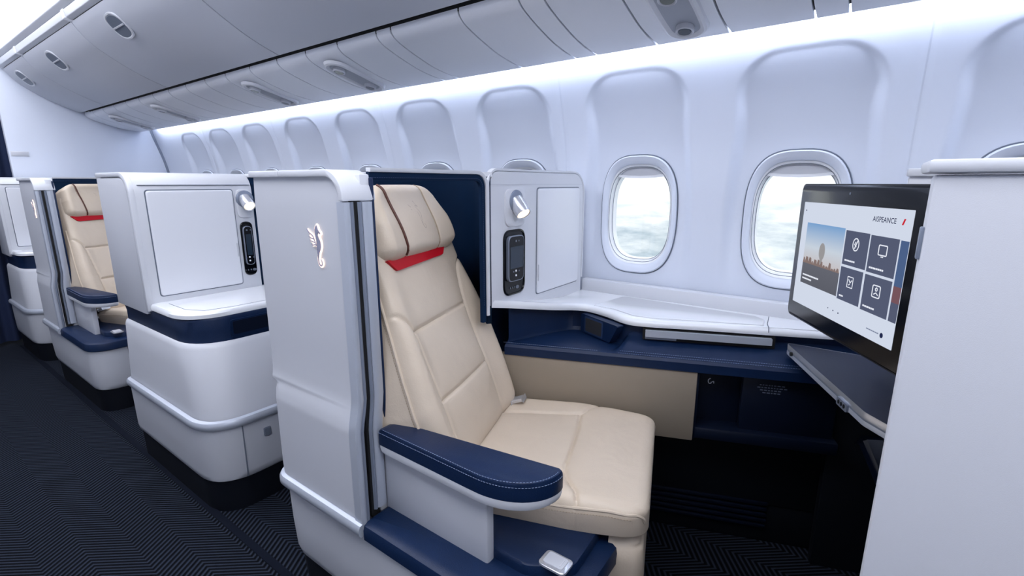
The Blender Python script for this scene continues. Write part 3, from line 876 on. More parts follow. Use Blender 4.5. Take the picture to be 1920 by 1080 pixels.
# ================================================================== SEAT
def make_seat():
    O = Vector((-0.85, 1.02, 0.0))
    R = thing('cabin_seat', 'beige leather cabin seat in the foreground with red tab under its headrest', 'seat', tuple(O), 'beige aisle seats')
    ph = math.radians(18)
    u = Vector((math.cos(ph), math.sin(ph), 0)); v = Vector((-math.sin(ph), math.cos(ph), 0)); up = Vector((0, 0, 1))
    rc = math.radians(20)
    bd = -u * math.sin(rc) + up * math.cos(rc); bn = u * math.cos(rc) + up * math.sin(rc)
    B0 = O + up * 0.49
    bf = lambda y, s, h: B0 + v * (y + 0.014) + bd * s + bn * h
    # backrest
    seams = [dense([(-0.28, 0.475), (-0.235, 0.465), (-0.202, 0.437), (-0.183, 0.398), (-0.176, 0.294), (-0.171, 0.199), (-0.172, 0.10), (-0.175, 0.0)]),
             dense([(0.28, 0.56), (0.205, 0.53), (0.175, 0.47), (0.163, 0.402), (0.158, 0.299), (0.158, 0.188), (0.160, 0.077), (0.162, 0.0)]),
             [(-0.183, 0.399), (0.163, 0.401)], [(-0.171, 0.199), (0.158, 0.199)]]
    seams = [[(a - 0.014, b) for a, b in q] for q in seams]
    hw = lambda s: float(np.interp(s, [0, 0.08, 0.2, 0.3, 0.4, 0.55, 0.7, 0.8], [0.258, 0.268, 0.271, 0.262, 0.248, 0.230, 0.215, 0.20]))
    crown = lambda Y, S: 0.022 * smooth(0.15, 0.24, np.abs(Y)) * smooth(0.62, 0.35, S) + 0.014 * np.exp(-((S - 0.16) / 0.12) ** 2) * np.exp(-(Y / 0.16) ** 4)
    pillow('backrest', hw, 0.74, 0.015, 0.045, 0.115, seams, BEIGE, R, bf, crown=crown, ny=110, ns=150, depth=0.0065)
    for sd in (-1, 1):
        path = [bf(sd * (hw(s) + 0.001), s, -0.012) for s in np.linspace(0.03, 0.52, 30)]
        tube('side_piping', path, 0.004, BEIGE, R)
        stitches('stitching', [p - bn * 0.009 for p in path], SEAMM, R, kind='stuff')
    # headrest
    hf = lambda y, s, h: B0 + v * y + bd * (s + 0.586) + bn * (h + 0.002)
    hs = [dense([(-0.102, 0.0), (-0.107, 0.06), (-0.109, 0.12), (-0.108, 0.18), (-0.105, 0.215)]), dense([(0.088, 0.0), (0.091, 0.06), (0.093, 0.12), (0.094, 0.18), (0.092, 0.215)])]
    hhw = lambda s: float(np.interp(s, [0, 0.03, 0.1, 0.17, 0.215], [0.200, 0.204, 0.197, 0.174, 0.142]))
    hc = lambda Y, S: 0.014 * np.exp(-((S - 0.07) / 0.08) ** 2) + 0.008 * smooth(0.09, 0.2, np.abs(Y)) * smooth(0.20, 0.06, S)
    pillow('headrest', hhw, 0.215, 0.034, 0.034, 0.06, hs, BEIGE, R, hf, crown=hc, ny=100, ns=60, depth=0.003, sig=0.003, endr=0.05)
    def hsurf(y, s):
        T, r = 0.034, 0.034
        ds = min(s, 0.215 - s); ro = math.sqrt(max(0, 1 - (1 - min(ds, r) / r) ** 2)) if ds < r else 1
        return T * ro + float(hc(np.array(y), np.array(s))) * ro + 0.001
    path = [hf(y, s, hsurf(y, s) + 0.001) for y, s in hs[0] if 0.004 < s < 0.213]
    tube('headrest_piping', path, 0.0035, BROWN, R, label='dark brown piping')
    tube('headrest_piping', [hf(y, s, hsurf(y, s) - 0.0012) for y, s in hs[1] if 0.004 < s < 0.213], 0.0018, SEAMM, R)
    efr = lambda a, b, h: hf(-a * -1.0 - 0.0, 0.112 + b, hsurf(a, 0.112 + b) + h)
    eo = emblem(lambda a, b, h: hf(a, 0.112 + b, hsurf(a, 0.112 + b) + 0.0045 + h * 0.2), 0.085, R, EMBOSS, None, lift=0.0, outline=True)
    # red tab below the headrest
    rp = [(-0.165, 0.0), (0.165, 0.0), (0.178, 0.030), (-0.178, 0.030)]
    red = rpoly([(-0.160, 0.030), (0.112, 0.037), (0.138, 0.062), (-0.188, 0.062)], [0.02, 0.02, 0, 0], 5)
    loft('red_tab', [[B0 + v * a + bd * (b + 0.533) + bn * h for a, b in red] for h in (0.006, 0.024, 0.028)], RED, R, label='red leather tab')
    # cushion
    cf = lambda y, s, h: O + up * (0.463 + h + 0.065 * s) + u * (s - 0.045) + v * (y + 0.020)
    cs0 = [dense([(0.29, 0.375), (0.262, 0.352), (0.235, 0.325), (0.205, 0.300), (0.195, 0.2), (0.185, 0.1), (0.175, 0.02)]),
          [(0.205, 0.306), (0.1, 0.315), (-0.11, 0.318)],
          dense([(-0.29, 0.385), (-0.255, 0.378), (-0.205, 0.365), (-0.165, 0.34), (-0.11, 0.318)]),
          dense([(-0.29, 0.06), (-0.22, 0.10), (-0.175, 0.16), (-0.15, 0.24), (-0.11, 0.318)])]
    cs = [[(a - 0.020, b) for a, b in q] for q in cs0]
    chw = lambda s: float(np.interp(s, [0, 0.1, 0.35, 0.54], [0.262, 0.268, 0.268, 0.256]))
    cc = lambda Y, S: 0.012 * smooth(0.15, 0.24, np.abs(Y)) * smooth(0.45, 0.3, S) - 0.012 * smooth(0.4, 0.54, S)
    pillow('seat_cushion', chw, 0.54, 0.030, 0.034, 0.052, cs, BEIGE, R, cf, crown=cc, ny=110, ns=120, taper=0.96, depth=0.0075)
    ci = lambda s: 0.8 * (0.06 - math.sqrt(max(0, 0.0036 - (0.06 - min(0.06, 0.54 - s)) ** 2)))
    path = [cf(-chw(s) + ci(s) + 0.0055, s, 0.016 - 0.008 * max(0, (s - 0.45) / 0.06)) for s in np.linspace(0.03, 0.51, 34)] + [cf(-chw(s) + ci(s) + 0.003, s, h) for s, h in ((0.525, -0.002), (0.531, -0.018))] + [cf(y, 0.535, 0.002) for y in np.linspace(-0.24, 0.24, 12)]
    path = [p for p in path]
    tube('cushion_piping', catmull(path[:36], 2), 0.0044, BEIGE, R)
    stitches('stitching', [p - v * 0.0068 - up * 0.009 for p in path[:34]], SEAMM, R, kind='stuff')
    # leg rest
    lf = lambda y, s, h: O + up * (0.43 - s) + u * (0.455 + h) + v * (y + 0.02)
    pillow('leg_rest', lambda s: 0.250, 0.34, 0.03, 0.03, 0.05, [[(-0.29, 0.02), (0.29, 0.02)]], BEIGE, R, lf, ny=40, ns=30)
    # seat pan between cushion and floor
    FR.append(Matrix.Translation(O) @ Matrix.Rotation(ph, 4, 'Z'))
    box('seat_pan', -0.10, 0.42, -0.20, 0.25, 0.04, 0.42, NAVYD, R, bev=0.01)
    FR.pop()
    # seat belt stub with buckle at the rear corner of the cushion
    for sd in (1, -1):
        p0 = O + up * 0.50 + u * -0.01 + v * (sd * 0.235)
        bm = bmesh.new()
        sweep_bm(bm, [p0 - u * 0.05 - up * 0.02, p0, p0 + u * 0.05 + up * 0.022], [(-0.018, -0.0015), (0.018, -0.0015), (0.018, 0.0015), (-0.018, 0.0015)])
        finish(bm, 'belt_strap', KICK, R)
        bm = bmesh.new()
        sweep_bm(bm, [p0 + u * 0.03 + up * 0.015, p0 + u * 0.07 + up * 0.03], [(-0.020, -0.006), (0.020, -0.006), (0.020, 0.006), (-0.020, 0.006)])
        bevel_sharp(bm, 0.003)
        finish(bm, 'belt_buckle', CHROME, R)
    return R
seat = make_seat()

# ================================================================== WINDOW-SIDE CONSOLE OF THE NEAR ROW
def lamp_and_handset(xf, yl, zl, yr, zr0, zr1, lamp_label, hand_label, dirv, hw=0.052, pk=1.0):
    # lamp ----------------------------------------------------------------
    L = thing('reading_lamp', lamp_label, 'reading lamp', (xf, yl, zl), 'swivel reading lamps')
    loft('back_plate', [[(xf + h, yl + a * k * pk, zl - 0.008 + b * k) for a, b in rrect(-0.058, 0.058, -0.066, 0.060, 0.034, 6)] for h, k in ((-0.002, 1.0), (0.005, 0.98), (0.007, 0.92))], WHITE, L)
    rg = lambda r, h: [(xf + h, yl + r * math.cos(q), zl + 0.010 + r * math.sin(q)) for q in [2 * math.pi * k / 28 for k in range(28)]]
    loft('socket', [rg(0.038, 0.006), rg(0.037, 0.010), rg(0.033, 0.012)], ALUD, L)
    d = Vector(dirv).normalized(); a = d.cross(Vector((0, 0, 1))).normalized(); b = a.cross(d)
    c0 = Vector((xf + 0.005, yl, zl + 0.012))
    cyl = lambda r, t: [c0 + d * t + a * (r * math.cos(q)) + b * (r * math.sin(q)) for q in [2 * math.pi * k / 28 for k in range(28)]]
    loft('lamp_head', [cyl(0.025, 0), cyl(0.026, 0.02), cyl(0.0255, 0.056), cyl(0.024, 0.059), cyl(0.021, 0.056)], CHROME, L)
    loft('lens', [cyl(0.021, 0.054), cyl(0.0205, 0.0575)], LAMPW, L, label='glowing warm lens')
    # handset ---------------------------------------------------------------
    H = thing('remote_handset', hand_label, 'remote control', (xf, yr, (zr0 + zr1) / 2), 'remote handsets in their docks')
    loft('dock', [[(xf + h, a, b) for a, b in rrect(yr - hw * k, yr + hw * k, zr0 + (1 - k) * 0.1, zr1 - (1 - k) * 0.1, 0.036, 7)] for h, k in ((-0.002, 1.0), (0.003, 1.0), (0.005, 0.95), (0.001, 0.93))], GLOSSB, H)
    zc0, zc1 = zr0 + 0.048, zr1 - 0.020
    w = hw * 0.72
    loft('handset_rim', [[(xf + h, a, b) for a, b in rrect(yr - w + e, yr + w - e, zc0 + e, zc1 - e, 0.020, 6)] for h, e in ((0.001, 0), (0.010, 0), (0.012, 0.002), (0.010, 0.004))], ALUD, H)
    body = loft('handset_body', [[(xf + h, a, b) for a, b in rrect(yr - w + 0.003, yr + w - 0.003, zc0 + 0.003, zc1 - 0.003, 0.018, 6)] for h in (0.004, 0.0115)], GLOSSB, H)
    loft('handset_screen', [[(xf + h, a, b) for a, b in rrect(yr - w + 0.008, yr + w - 0.008, zc0 + 0.045, zc1 - 0.036, 0.003, 3)] for h in (0.010, 0.0122)], SCREEND, body)
    for (a, b) in ((-0.004, zc0 + 0.036), (-0.004, zc0 + 0.020), (0.014, zc0 + 0.034), (-0.018, zc0 + 0.034), (-0.004, zc1 - 0.018), (0.012, zc1 - 0.018)):
        r = 0.0038 if a == -0.004 else 0.0026
        loft('button', [[(xf + h, yr + a + r * math.cos(q), b + r * math.sin(q)) for q in [2 * math.pi * k / 12 for k in range(12)]] for h in (0.011, 0.0125)], PUREW if a == -0.004 and b < zc1 - 0.05 else LATCHD, body)
    for i, a in enumerate((-0.024, -0.012, 0.0)):
        box('dock_mark', xf + 0.002, xf + 0.0035, yr + a - 0.002, yr + a + 0.002, zr0 + 0.022, zr0 + 0.028, LATCHD, H, bev=0)
    loft('dock_button', [[(xf + h, yr + 0.016 + 0.009 * math.cos(q), zr0 + 0.024 + 0.006 * math.sin(q)) for q in [2 * math.pi * k / 16 for k in range(16)]] for h in (0.002, 0.004)], LATCHD, H)
    return L, H

def cabinet_door(parent, xf, y0, y1, z0, z1, hinge=None):
    loft('door_reveal', [[(xf + h, a, b) for a, b in rrect(y0 - 0.004, y1 + 0.004, z0 - 0.004, z1 + 0.004, 0.014, 5)] for h in (-0.004, 0.0008)], LATCHD, parent)
    d = loft('cabinet_door', [[(xf + h, a, b) for a, b in rrect(y0 + e, y1 - e, z0 + e, z1 - e, 0.012, 5)] for h, e in ((-0.002, 0), (0.004, 0), (0.0065, 0.0025), (0.007, 0.006))], DOORM, parent)
    return d

con = thing('side_console', 'white window-side console with cabinet and navy shelf beside the near beige seat', 'console', (-0.5, 1.6, 0.0))
XT = -0.945
tw = rpoly([(1.182, 0.860), (1.45, 0.815), (1.80, 0.79), (1.80, 1.288), (1.182, 1.288)], [0, 0, 0, 0.085, 0.045], 9)
_k = lambda y, d: y + d * 1.3 * max(0.0, min(1.0, (1.80 - y) / 0.6))
loft('tower', [[(XT - 0.10, _k(a, 0.10), b) for a, b in tw], [(XT - 0.004, _k(a, 0.004), b) for a, b in tw], [(XT, a + (0.003 if a < 1.3 else -0.003 if a > 1.75 else 0), b - (0.003 if b > 1.2 else 0)) for a, b in tw]], WHITE, con)
tw2 = rpoly([(1.176, 1.245), (1.806, 1.245), (1.806, 1.292), (1.176, 1.292)], [0, 0, 0.045, 0.042], 9)
cap_out = [(1.178, 0.862), (1.178, 1.25)] + [(1.178 + 0.045 - 0.045 * math.cos(q), 1.247 + 0.045 * math.sin(q)) for q in np.linspace(0.2, math.pi / 2, 7)] + \
          [(1.70, 1.292)] + [(1.72 + 0.086 * math.sin(q), 1.206 + 0.086 * math.cos(q)) for q in np.linspace(0.1, math.pi / 2, 9)] + [(1.806, 0.86)]
sweep('tower_rim', [(XT - 0.035, a, b) for a, b in cap_out], [(-0.004, 0.018), (0.003, 0.018), (0.005, 0.022), (0.005, 0.032), (0.002, 0.036), (-0.004, 0.036)], WHITE, con, up=(1, 0, 0))
box('tower_joint', XT - 0.002, XT + 0.0008, 1.19, 1.79, 1.2455, 1.2475, GREY, con, bev=0)
cabinet_door(con, XT, 1.452, 1.760, 0.852, 1.232)
box('door_notch', XT + 0.004, XT + 0.009, 1.4535, 1.4575, 0.90, 0.96, GREY, con, bev=0.001)
lamp_and_handset(XT, 1.315, 1.182, 1.312, 0.876, 1.099, 'chrome reading lamp on the near console beside the navy seat back panel', 'black remote handset docked below the lamp of the near console', (0.66, -0.16, -0.72), 0.062)

# counter: swoops down from the tower towards the window, then bulges over the shelf
FE = catmull([(-0.946, 1.188, 0.857), (-0.930, 1.28, 0.838), (-0.875, 1.44, 0.806), (-0.810, 1.562, 0.787), (-0.715, 1.552, 0.784), (-0.618, 1.508, 0.783), (-0.545, 1.515, 0.783), (-0.395, 1.578, 0.783), (-0.197, 1.655, 0.783), (-0.04, 1.72, 0.783), (0.06, 1.762, 0.783)], 7)
bm = bmesh.new()
rows = []
for p in FE:
    back = Vector((p.x if p.x > -0.90 else XT + 0.001, 1.815, 0.803))
    dirb = (back - p); dirb.z = 0; L = dirb.length; dirb.normalize()
    top = p.z + 0.020
    r = [p + dirb * 0.03 + Vector((0, 0, -0.006)), p + Vector((0, 0, -0.004)), p + dirb * -0.003 + Vector((0, 0, 0.004)), p + dirb * 0.001 + Vector((0, 0, 0.013)), p + dirb * 0.010 + Vector((0, 0, 0.019))]
    for t in np.linspace(0.06, 1, 10):
        q = p + dirb * (L * t)
        q.z = top + (back.z - top) * min(1, t * 1.4) ** 0.8
        q.x = (p + (Vector((back.x, back.y, 0)) - Vector((p.x, p.y, 0))) * t).x
        r.append(q)
    rows.append([bm.verts.new(q) for q in r])
for A, B in zip(rows[:-1], rows[1:]):
    for j in range(len(A) - 1): bm.faces.new([A[j], A[j + 1], B[j + 1], B[j]])
finish(bm, 'counter_top', GLOSSW, con, angle=60)
# hinged lid set into the counter (slightly raised) and its fine joint
lidp = rpoly([(-0.780, 1.585), (-0.690, 1.578), (-0.600, 1.538), (-0.54, 1.545), (-0.215, 1.672), (-0.222, 1.745), (-0.255, 1.775), (-0.745, 1.790)], [0.01, 0.02, 0.03, 0.02, 0.01, 0.02, 0.01, 0.02], 4)
loft('counter_lid_joint', [[(a, b, z) for a, b in lidp] for z in (0.795, 0.8042)], GREY, con)
def shrink(p, k):
    cx = sum(q[0] for q in p) / len(p); cy = sum(q[1] for q in p) / len(p)
    return [(cx + (a - cx) * k, cy + (b - cy) * k) for a, b in p]
loft('counter_lid', [[(a, b, z) for a, b in shrink(lidp, k)] for z, k in ((0.797, 0.990), (0.8052, 0.990), (0.8058, 0.985))], GLOSSW, con)
tube('counter_joint', [(-0.197, 1.648, 0.790), (-0.200, 1.660, 0.8045), (-0.21, 1.70, 0.8040), (-0.22, 1.80, 0.8035)], 0.0012, LATCHD, con)
box('wall_rim', XT, 0.30, 1.808, 1.85, 0.79, 0.853, WHITE, con, bev=0.006)

# navy body under the counter
Ldir = Vector((0.615, 0.231, 0)).normalized()
L0 = Vector((-0.98, 1.269, 0))
def Lx(x): return L0 + Ldir * ((x - L0.x) / Ldir.x)
bm = bmesh.new()
rows = []
lx = np.linspace(-0.960, 0.07, 60)
fx = np.array([p.x for p in FE]); 
for i, x in enumerate(lx):
    f = i / (len(lx) - 1)
    l = Lx(x)
    p = FE[int(round(f * (len(FE) - 1)))] if False else None
    # counter edge above this point of the front line
    best = min(FE, key=lambda q: (q.x - (x + 0.03)) ** 2)
    nb = Vector((-Ldir.y, Ldir.x, 0))
    inn = Vector((max(x - 0.0, XT - 0.02), best.y + 0.022, 0))
    niche = float(smooth(-0.63, -0.60, np.array(x)))
    zsh = 0.702 + 0.036 * niche
    zt_ = best.z - 0.004
    rr = [Vector((inn.x, inn.y + 0.01, zt_)), Vector((inn.x, inn.y, zt_ - 0.01)), Vector((inn.x, inn.y, zsh + 0.012)), Vector((inn.x, inn.y - 0.012, zsh)),
          l + Vector((0, 0.020, 0.704)), l + Vector((0, 0.006, 0.701)), l + Vector((0, 0.0, 0.692)), l + Vector((0, 0, 0.664)), l + Vector((0, 0.03, 0.664))]
    rows.append([bm.verts.new(q) for q in rr])
for A, B in zip(rows[:-1], rows[1:]):
    for j in range(len(A) - 1): bm.faces.new([A[j], A[j + 1], B[j + 1], B[j]])
finish(bm, 'navy_shelf', NAVY, con, angle=30)
for o_, z in ((0.010, 0.7035), (0.0225, 0.706)):
    stitches('stitching', [Lx(x) + Vector((0, o_, z + (0.0012 if o_ > 0.02 else 0))) for x in np.linspace(-0.60, 0.02, 40)], STITCH, con, kind='stuff')
stitches('stitching', [Lx(x) + Vector((0, 0.012, 0.7045)) for x in np.linspace(-0.97, -0.66, 30)], STITCH, con, kind='stuff')
box('shelf_back', -1.075, -1.055, 1.285, 1.80, 0.45, 0.83, NAVY, con, bev=0.004)
# small display on the slanted cheek of the shelf
pa = Vector((-0.806, 1.562, 0)); pb = Vector((-0.640, 1.487, 0))
de = (pb - pa).normalized(); dn = Vector((de.y, -de.x, 0)); 
cfm = lambda a, b, h: pa + de * a + Vector((0, 0, b)) + dn * h
FRc = cfm
loft('control_frame', [[cfm(a, b, h) for a, b in rpoly([(0.0, 0.706), (0.160, 0.706), (0.200, 0.776), (0.0, 0.776)], 0.006, 3)] for h in (-0.02, 0.006, 0.008)], NAVY, con)
loft('display_rim', [[cfm(a, b, h) for a, b in rrect(0.022, 0.124, 0.711, 0.771, 0.005, 3)] for h in (0.004, 0.0088)], mat('navy_edge', (40, 60, 96), 0.4), con)
loft('control_display', [[cfm(a, b, h) for a, b in rrect(0.028, 0.118, 0.716, 0.766, 0.004, 3)] for h in (0.004, 0.0095)], mat('control_screen', (52, 52, 54), 0.35), con)
# aluminium edge of the stowed side table
ta = Vector((-0.548, 1.520, 0)); tb = Vector((-0.190, 1.664, 0)); td = (tb - ta).normalized(); tn = Vector((td.y, -td.x, 0))
def tfm(a, b, h): return ta + td * a + Vector((0, 0, b)) + tn * h
TL = (tb - ta).length
loft('table_slot', [[tfm(a, b, h) for a, b in rrect(-0.008, TL + 0.012, 0.735, 0.774, 0.003, 2)] for h in (-0.02, 0.005)], BLACK, con)
loft('stowed_table_edge', [[tfm(a, b, h) for a, b in rrect(0.0, TL, 0.7485, 0.7705, 0.002, 2)] for h in (-0.02, 0.016, 0.018)], ALU, con)
loft('stowed_table_lip', [[tfm(a, b, h) for a, b in rrect(0.0, 0.10, 0.739, 0.7465, 0.002, 2)] for h in (-0.02, 0.010)], ALUD, con)
# beige side panel and dark cubby beyond it
nrm = Vector((-Ldir.y, Ldir.x, 0))
def lfm(x, z, d): return Lx(x) + nrm * d + Vector((0, 0, z))
def lbox(name, x0, x1, z0, z1, d0, d1, m, bev=0.004, **k):
    bm = bmesh.new()
    vs = [bm.verts.new(lfm(x, z, d)) for x in (x0, x1) for d in (d0, d1) for z in (z0, z1)]
    for f in ((0, 1, 3, 2), (4, 6, 7, 5), (0, 4, 5, 1), (2, 3, 7, 6), (0, 2, 6, 4), (1, 5, 7, 3)): bm.faces.new([vs[i] for i in f])
    bmesh.ops.recalc_face_normals(bm, faces=bm.faces)
    bevel_sharp(bm, bev, 2)
    return finish(bm, name, m, con, **k)
lbox('beige_panel', -1.0, -0.362, 0.425, 0.664, 0.004, 0.03, BEIGEP, 0.004)
lbox('cubby_back', -0.362, -0.225, 0.46, 0.664, 0.075, 0.09, NAVYD, 0.002)
lbox('cubby_cheek', -0.366, -0.356, 0.43, 0.664, 0.01, 0.08, NAVYD, 0.001)
lbox('literature_panel', -0.232, 0.02, 0.462, 0.664, 0.035, 0.06, NAVYD, 0.004)
lbox('cubby_ledge', -0.360, 0.03, 0.432, 0.474, 0.008, 0.10, NAVYD, 0.008)
lbox('lower_panel', -1.0, 0.20, 0.150, 0.430, 0.13, 0.16, KICK, 0.004)
for k in range(5):
    lbox('vent_slat', -0.62, -0.10, 0.060 + k * 0.022, 0.073 + k * 0.022, 0.124, 0.15, NAVYD, 0.003)
lbox('kick_plate', -1.0, 0.20, 0.0, 0.150, 0.136, 0.16, KICK, 0.004)
lbox('footwell_panel', 0.02, 0.70, 0.0, 0.70, 0.06, 0.09, KICK, 0.003)
# little glyph and a care text on the dark panels
hp = Lx(-0.315) + nrm * 0.073
def gfm(a, b, h): return hp + Ldir * a + Vector((0, 0, 0.612 + b)) - nrm * h
bm = bmesh.new()
strokes_bm(bm, [(-0.002, 0.010), (-0.008, 0.004), (-0.007, -0.006), (-0.001, -0.008), (0.002, -0.002)], 0.003, 0.003, 0.002, gfm)
strokes_bm(bm, [(0.004, -0.002), (0.008, 0.0), (0.009, -0.007)], 0.003, 0.003, 0.002, gfm)
finish(bm, 'headset_symbol', PUREW, con)
tp = Lx(-0.155) + nrm * 0.034
bm = bmesh.new()
for r_, (w0, w1) in enumerate(((-0.034, 0.036), (-0.040, 0.036), (-0.032, 0.030), (-0.024, 0.026))):
    x = w0
    while x < w1:
        ww = random.uniform(0.004, 0.010)
        strokes_bm(bm, [(x, 0.632 - r_ * 0.0085), (x + ww, 0.632 - r_ * 0.0085)], 0.003, 0.003, 0.0016, lambda a, b, h: tp + Ldir * a + Vector((0, 0, b)) - nrm * h)
        x += ww + 0.003
finish(bm, 'notice_lines', mat('faint_print', (110, 118, 140), 0.6), con, kind='stuff')

# ================================================================== AISLE CONSOLES (rows whose seat is by the window)
def make_aisle_console(xr, xt, xf, label, lamp=True):
    """xr rear, xt cabinet face, xf front of the body"""
    R = thing('aisle_console', label, 'console', (xt, 0.75, 0.0), 'aisle consoles')
    ye = 1.14
    def plan(ins, fins, r, y1=ye):
        return rpoly([(xr, y1), (xr, 0.630 + ins), (xf - fins, 0.630 + ins), (xf - fins, y1)], [0, 0.03, r, 0], 10)
    ring = lambda z, ins, fins, r: [(a, b, z) for a, b in plan(ins, fins, r)]
    loft('kick_plate', [ring(0.0, 0.018, 0.018, 0.14), ring(0.135, 0.014, 0.014, 0.14)], KICK, R)
    loft('lower_panel', [ring(0.128, 0.016, 0.016, 0.15), ring(0.137, 0.007, 0.007, 0.15), ring(0.16, 0.003, 0.003, 0.15), ring(0.355, 0.0, 0.0, 0.15)], GREY, R)
    box('access_joint', xf - 0.03, xf + 0.0008, 0.7455, 0.7485, 0.14, 0.355, LATCHD, R, bev=0)
    dk = loft('access_latch', [[(xf + h, a, b) for a, b in rrect(0.822, 0.850, 0.275, 0.310, 0.006, 4)] for h in (-0.003, 0.002, 0.003)], ALUD, R)
    loft('latch_key', [[(xf + h, a, b) for a, b in rrect(0.826, 0.846, 0.279, 0.306, 0.004, 4)] for h in (0.002, 0.0045)], LATCHD, dk)
    pth = plan(0.0, 0.0, 0.15)
    path = [(a, b, 0.372) for a, b in pth[1:-1]] + [(pth[-1][0], pth[-1][1], 0.372)]
    sweep('bumper_rail', path, [(-0.006, -0.019), (0.008, -0.017), (0.012, -0.009), (0.012, 0.005), (0.007, 0.013), (-0.006, 0.017)], ALU, R)
    loft('upper_panel', [ring(0.380, 0.008, 0.010, 0.15), ring(0.42, 0.009, 0.016, 0.15), ring(0.55, 0.016, 0.062, 0.16), ring(0.64, 0.021, 0.092, 0.17), ring(0.655, 0.026, 0.100, 0.17), ring(0.662, 0.036, 0.110, 0.17)], GREY, R)
    loft('navy_band', [ring(0.655, 0.034, 0.106, 0.17), ring(0.70, 0.034, 0.112, 0.17), ring(0.745, 0.026, 0.110, 0.17), ring(0.755, 0.030, 0.114, 0.17)], NAVY, R)
    xn = xf - 0.113
    pk = loft('pocket_frame', [[(xn + h, a, b) for a, b in rrect(0.795, 1.12, 0.668, 0.738, 0.012, 4)] for h in (-0.01, 0.006, 0.008)], NAVY, R)
    loft('pocket', [[(xn + h, a, b) for a, b in rrect(0.803, 1.115, 0.680, 0.732, 0.008, 4)] for h in (0.004, 0.0095)], NAVYD, pk)
    ctop = lambda z, e: [(a, b, z) for a, b in rpoly([(xt - 0.02, ye), (xt - 0.02, 0.652 + e), (xf - 0.118 - e, 0.652 + e), (xf - 0.118 - e, ye)], [0, 0.0, 0.16, 0], 10)]
    loft('counter_top', [ctop(0.752, 0.006), ctop(0.756, 0.0), ctop(0.770, 0.0), ctop(0.778, 0.006), ctop(0.780, 0.016)], GLOSSW, R)
    tube('tray_joint', [(xt + 0.05, 0.70, 0.780), (xf - 0.24, 0.70, 0.780), (xf - 0.165, 0.735, 0.780), (xf - 0.145, 0.83, 0.780), (xf - 0.145, 1.1, 0.780)], 0.0012, LATCHD, R)
    # tower
    zt = 1.292
    pr_ = rpoly([(xr, 0.745), (xt, 0.745), (xt, zt), (xr, zt)], [0, 0, 0.085, 0.01], 10)
    prism('tower', pr_, 'y', 0.660, 1.098, WHITE, R, bev=0.002)
    ap = rpoly([(xr + 0.006, 0.735), (xt - 0.030, 0.735), (xt - 0.030, zt - 0.022), (xr + 0.006, zt - 0.022)], [0, 0, 0.07, 0.0], 10)
    prism('aisle_panel', ap, 'y', 0.644, 0.66, GREY, R, bev=0.003)
    el = [(xr, zt)] + [(xt - 0.085 + 0.085 * math.sin(q), zt - 0.085 + 0.085 * math.cos(q)) for q in np.linspace(0, math.pi / 2, 9)] + [(xt, 0.75)]
    il = [(a, b) for a, b in [(xr, zt - 0.018)] + [(xt - 0.095 + 0.075 * math.sin(q), zt - 0.093 + 0.075 * math.cos(q)) for q in np.linspace(0, math.pi / 2, 9)] + [(xt - 0.022, 0.75)]]
    prism('edge_trim', el + list(reversed(il)), 'y', 0.642, 0.664, WHITE, R, bev=0.004)
    box('tower_joint', xt - 0.03, xt + 0.0006, 0.672, 1.09, 1.2305 + 0.012, 1.2325 + 0.012, LATCHD, R, bev=0)
    cabinet_door(R, xt, 0.694, 1.012, 0.806, 1.222)
    box('door_notch', xt + 0.005, xt + 0.0085, 1.003, 1.010, 0.93, 0.99, GREY, R, bev=0.001)
    if lamp:
        lamp_and_handset(xt, 1.060, 1.172, 1.055, 0.838, 1.082, 'chrome reading lamp on the aisle console behind the near shell', 'black remote handset docked on the aisle console behind the near shell', (0.80, -0.05, -0.55), 0.027, pk=0.62)
    return R
make_aisle_console(-2.625, -2.252, -1.805, 'white aisle console with cabinet door directly behind the emblem shell')
make_aisle_console(-5.215, -4.90, -4.56, 'partly hidden white aisle console at the far left by the curtain', lamp=False)

# back of the window seat next to that console: navy wall with white cap
ws = thing('window_seat_shell', 'navy seat surround behind the near shell, only a sliver showing', 'seat shell', (-2.35, 1.4, 0.0))
box('navy_panel', -2.31, -2.27, 1.102, 1.79, 0.05, 1.275, NAVYF, ws, bev=0.006)
box('top_cap', -2.33, -2.265, 1.102, 1.80, 1.275, 1.292, WHITE, ws, bev=0.006)
box('base', -2.33, -2.27, 1.17, 1.79, 0.0, 0.05, KICK, ws, bev=0.003)

# ================================================================== FORWARD CONSOLE (right edge), MONITOR, TABLE
fc = thing('forward_console', 'tall pale grey console back filling the right edge', 'console', (0.25, 0.8, 0.0))
box('aisle_panel', 0.052, 0.92, 0.650, 0.672, 0.10, 1.2585, GREY, fc, bev=0.004)
prism('rear_panel', [(0.060, 0.668), (0.132, 1.50), (0.150, 1.50), (0.078, 0.668)], 'z', 0.775, 1.258, WHITE, fc, bev=0.003)
box('top_cap', 0.046, 0.92, 0.645, 0.735, 1.2600, 1.2735, WHITE, fc, bev=0.004)
box('side_cap', 0.071, 0.90, 1.492, 1.536, 1.266, 1.285, WHITE, fc, bev=0.004)
box('side_panel', 0.075, 0.90, 1.502, 1.53, 0.80, 1.267, WHITE, fc, bev=0.004)
box('kick_plate', 0.060, 0.92, 0.660, 0.672, 0.0, 0.105, KICK, fc, bev=0.003)
box('latch_clip', 0.049, 0.053, 0.652, 0.662, 1.172, 1.206, ALUD, fc, bev=0.0015)
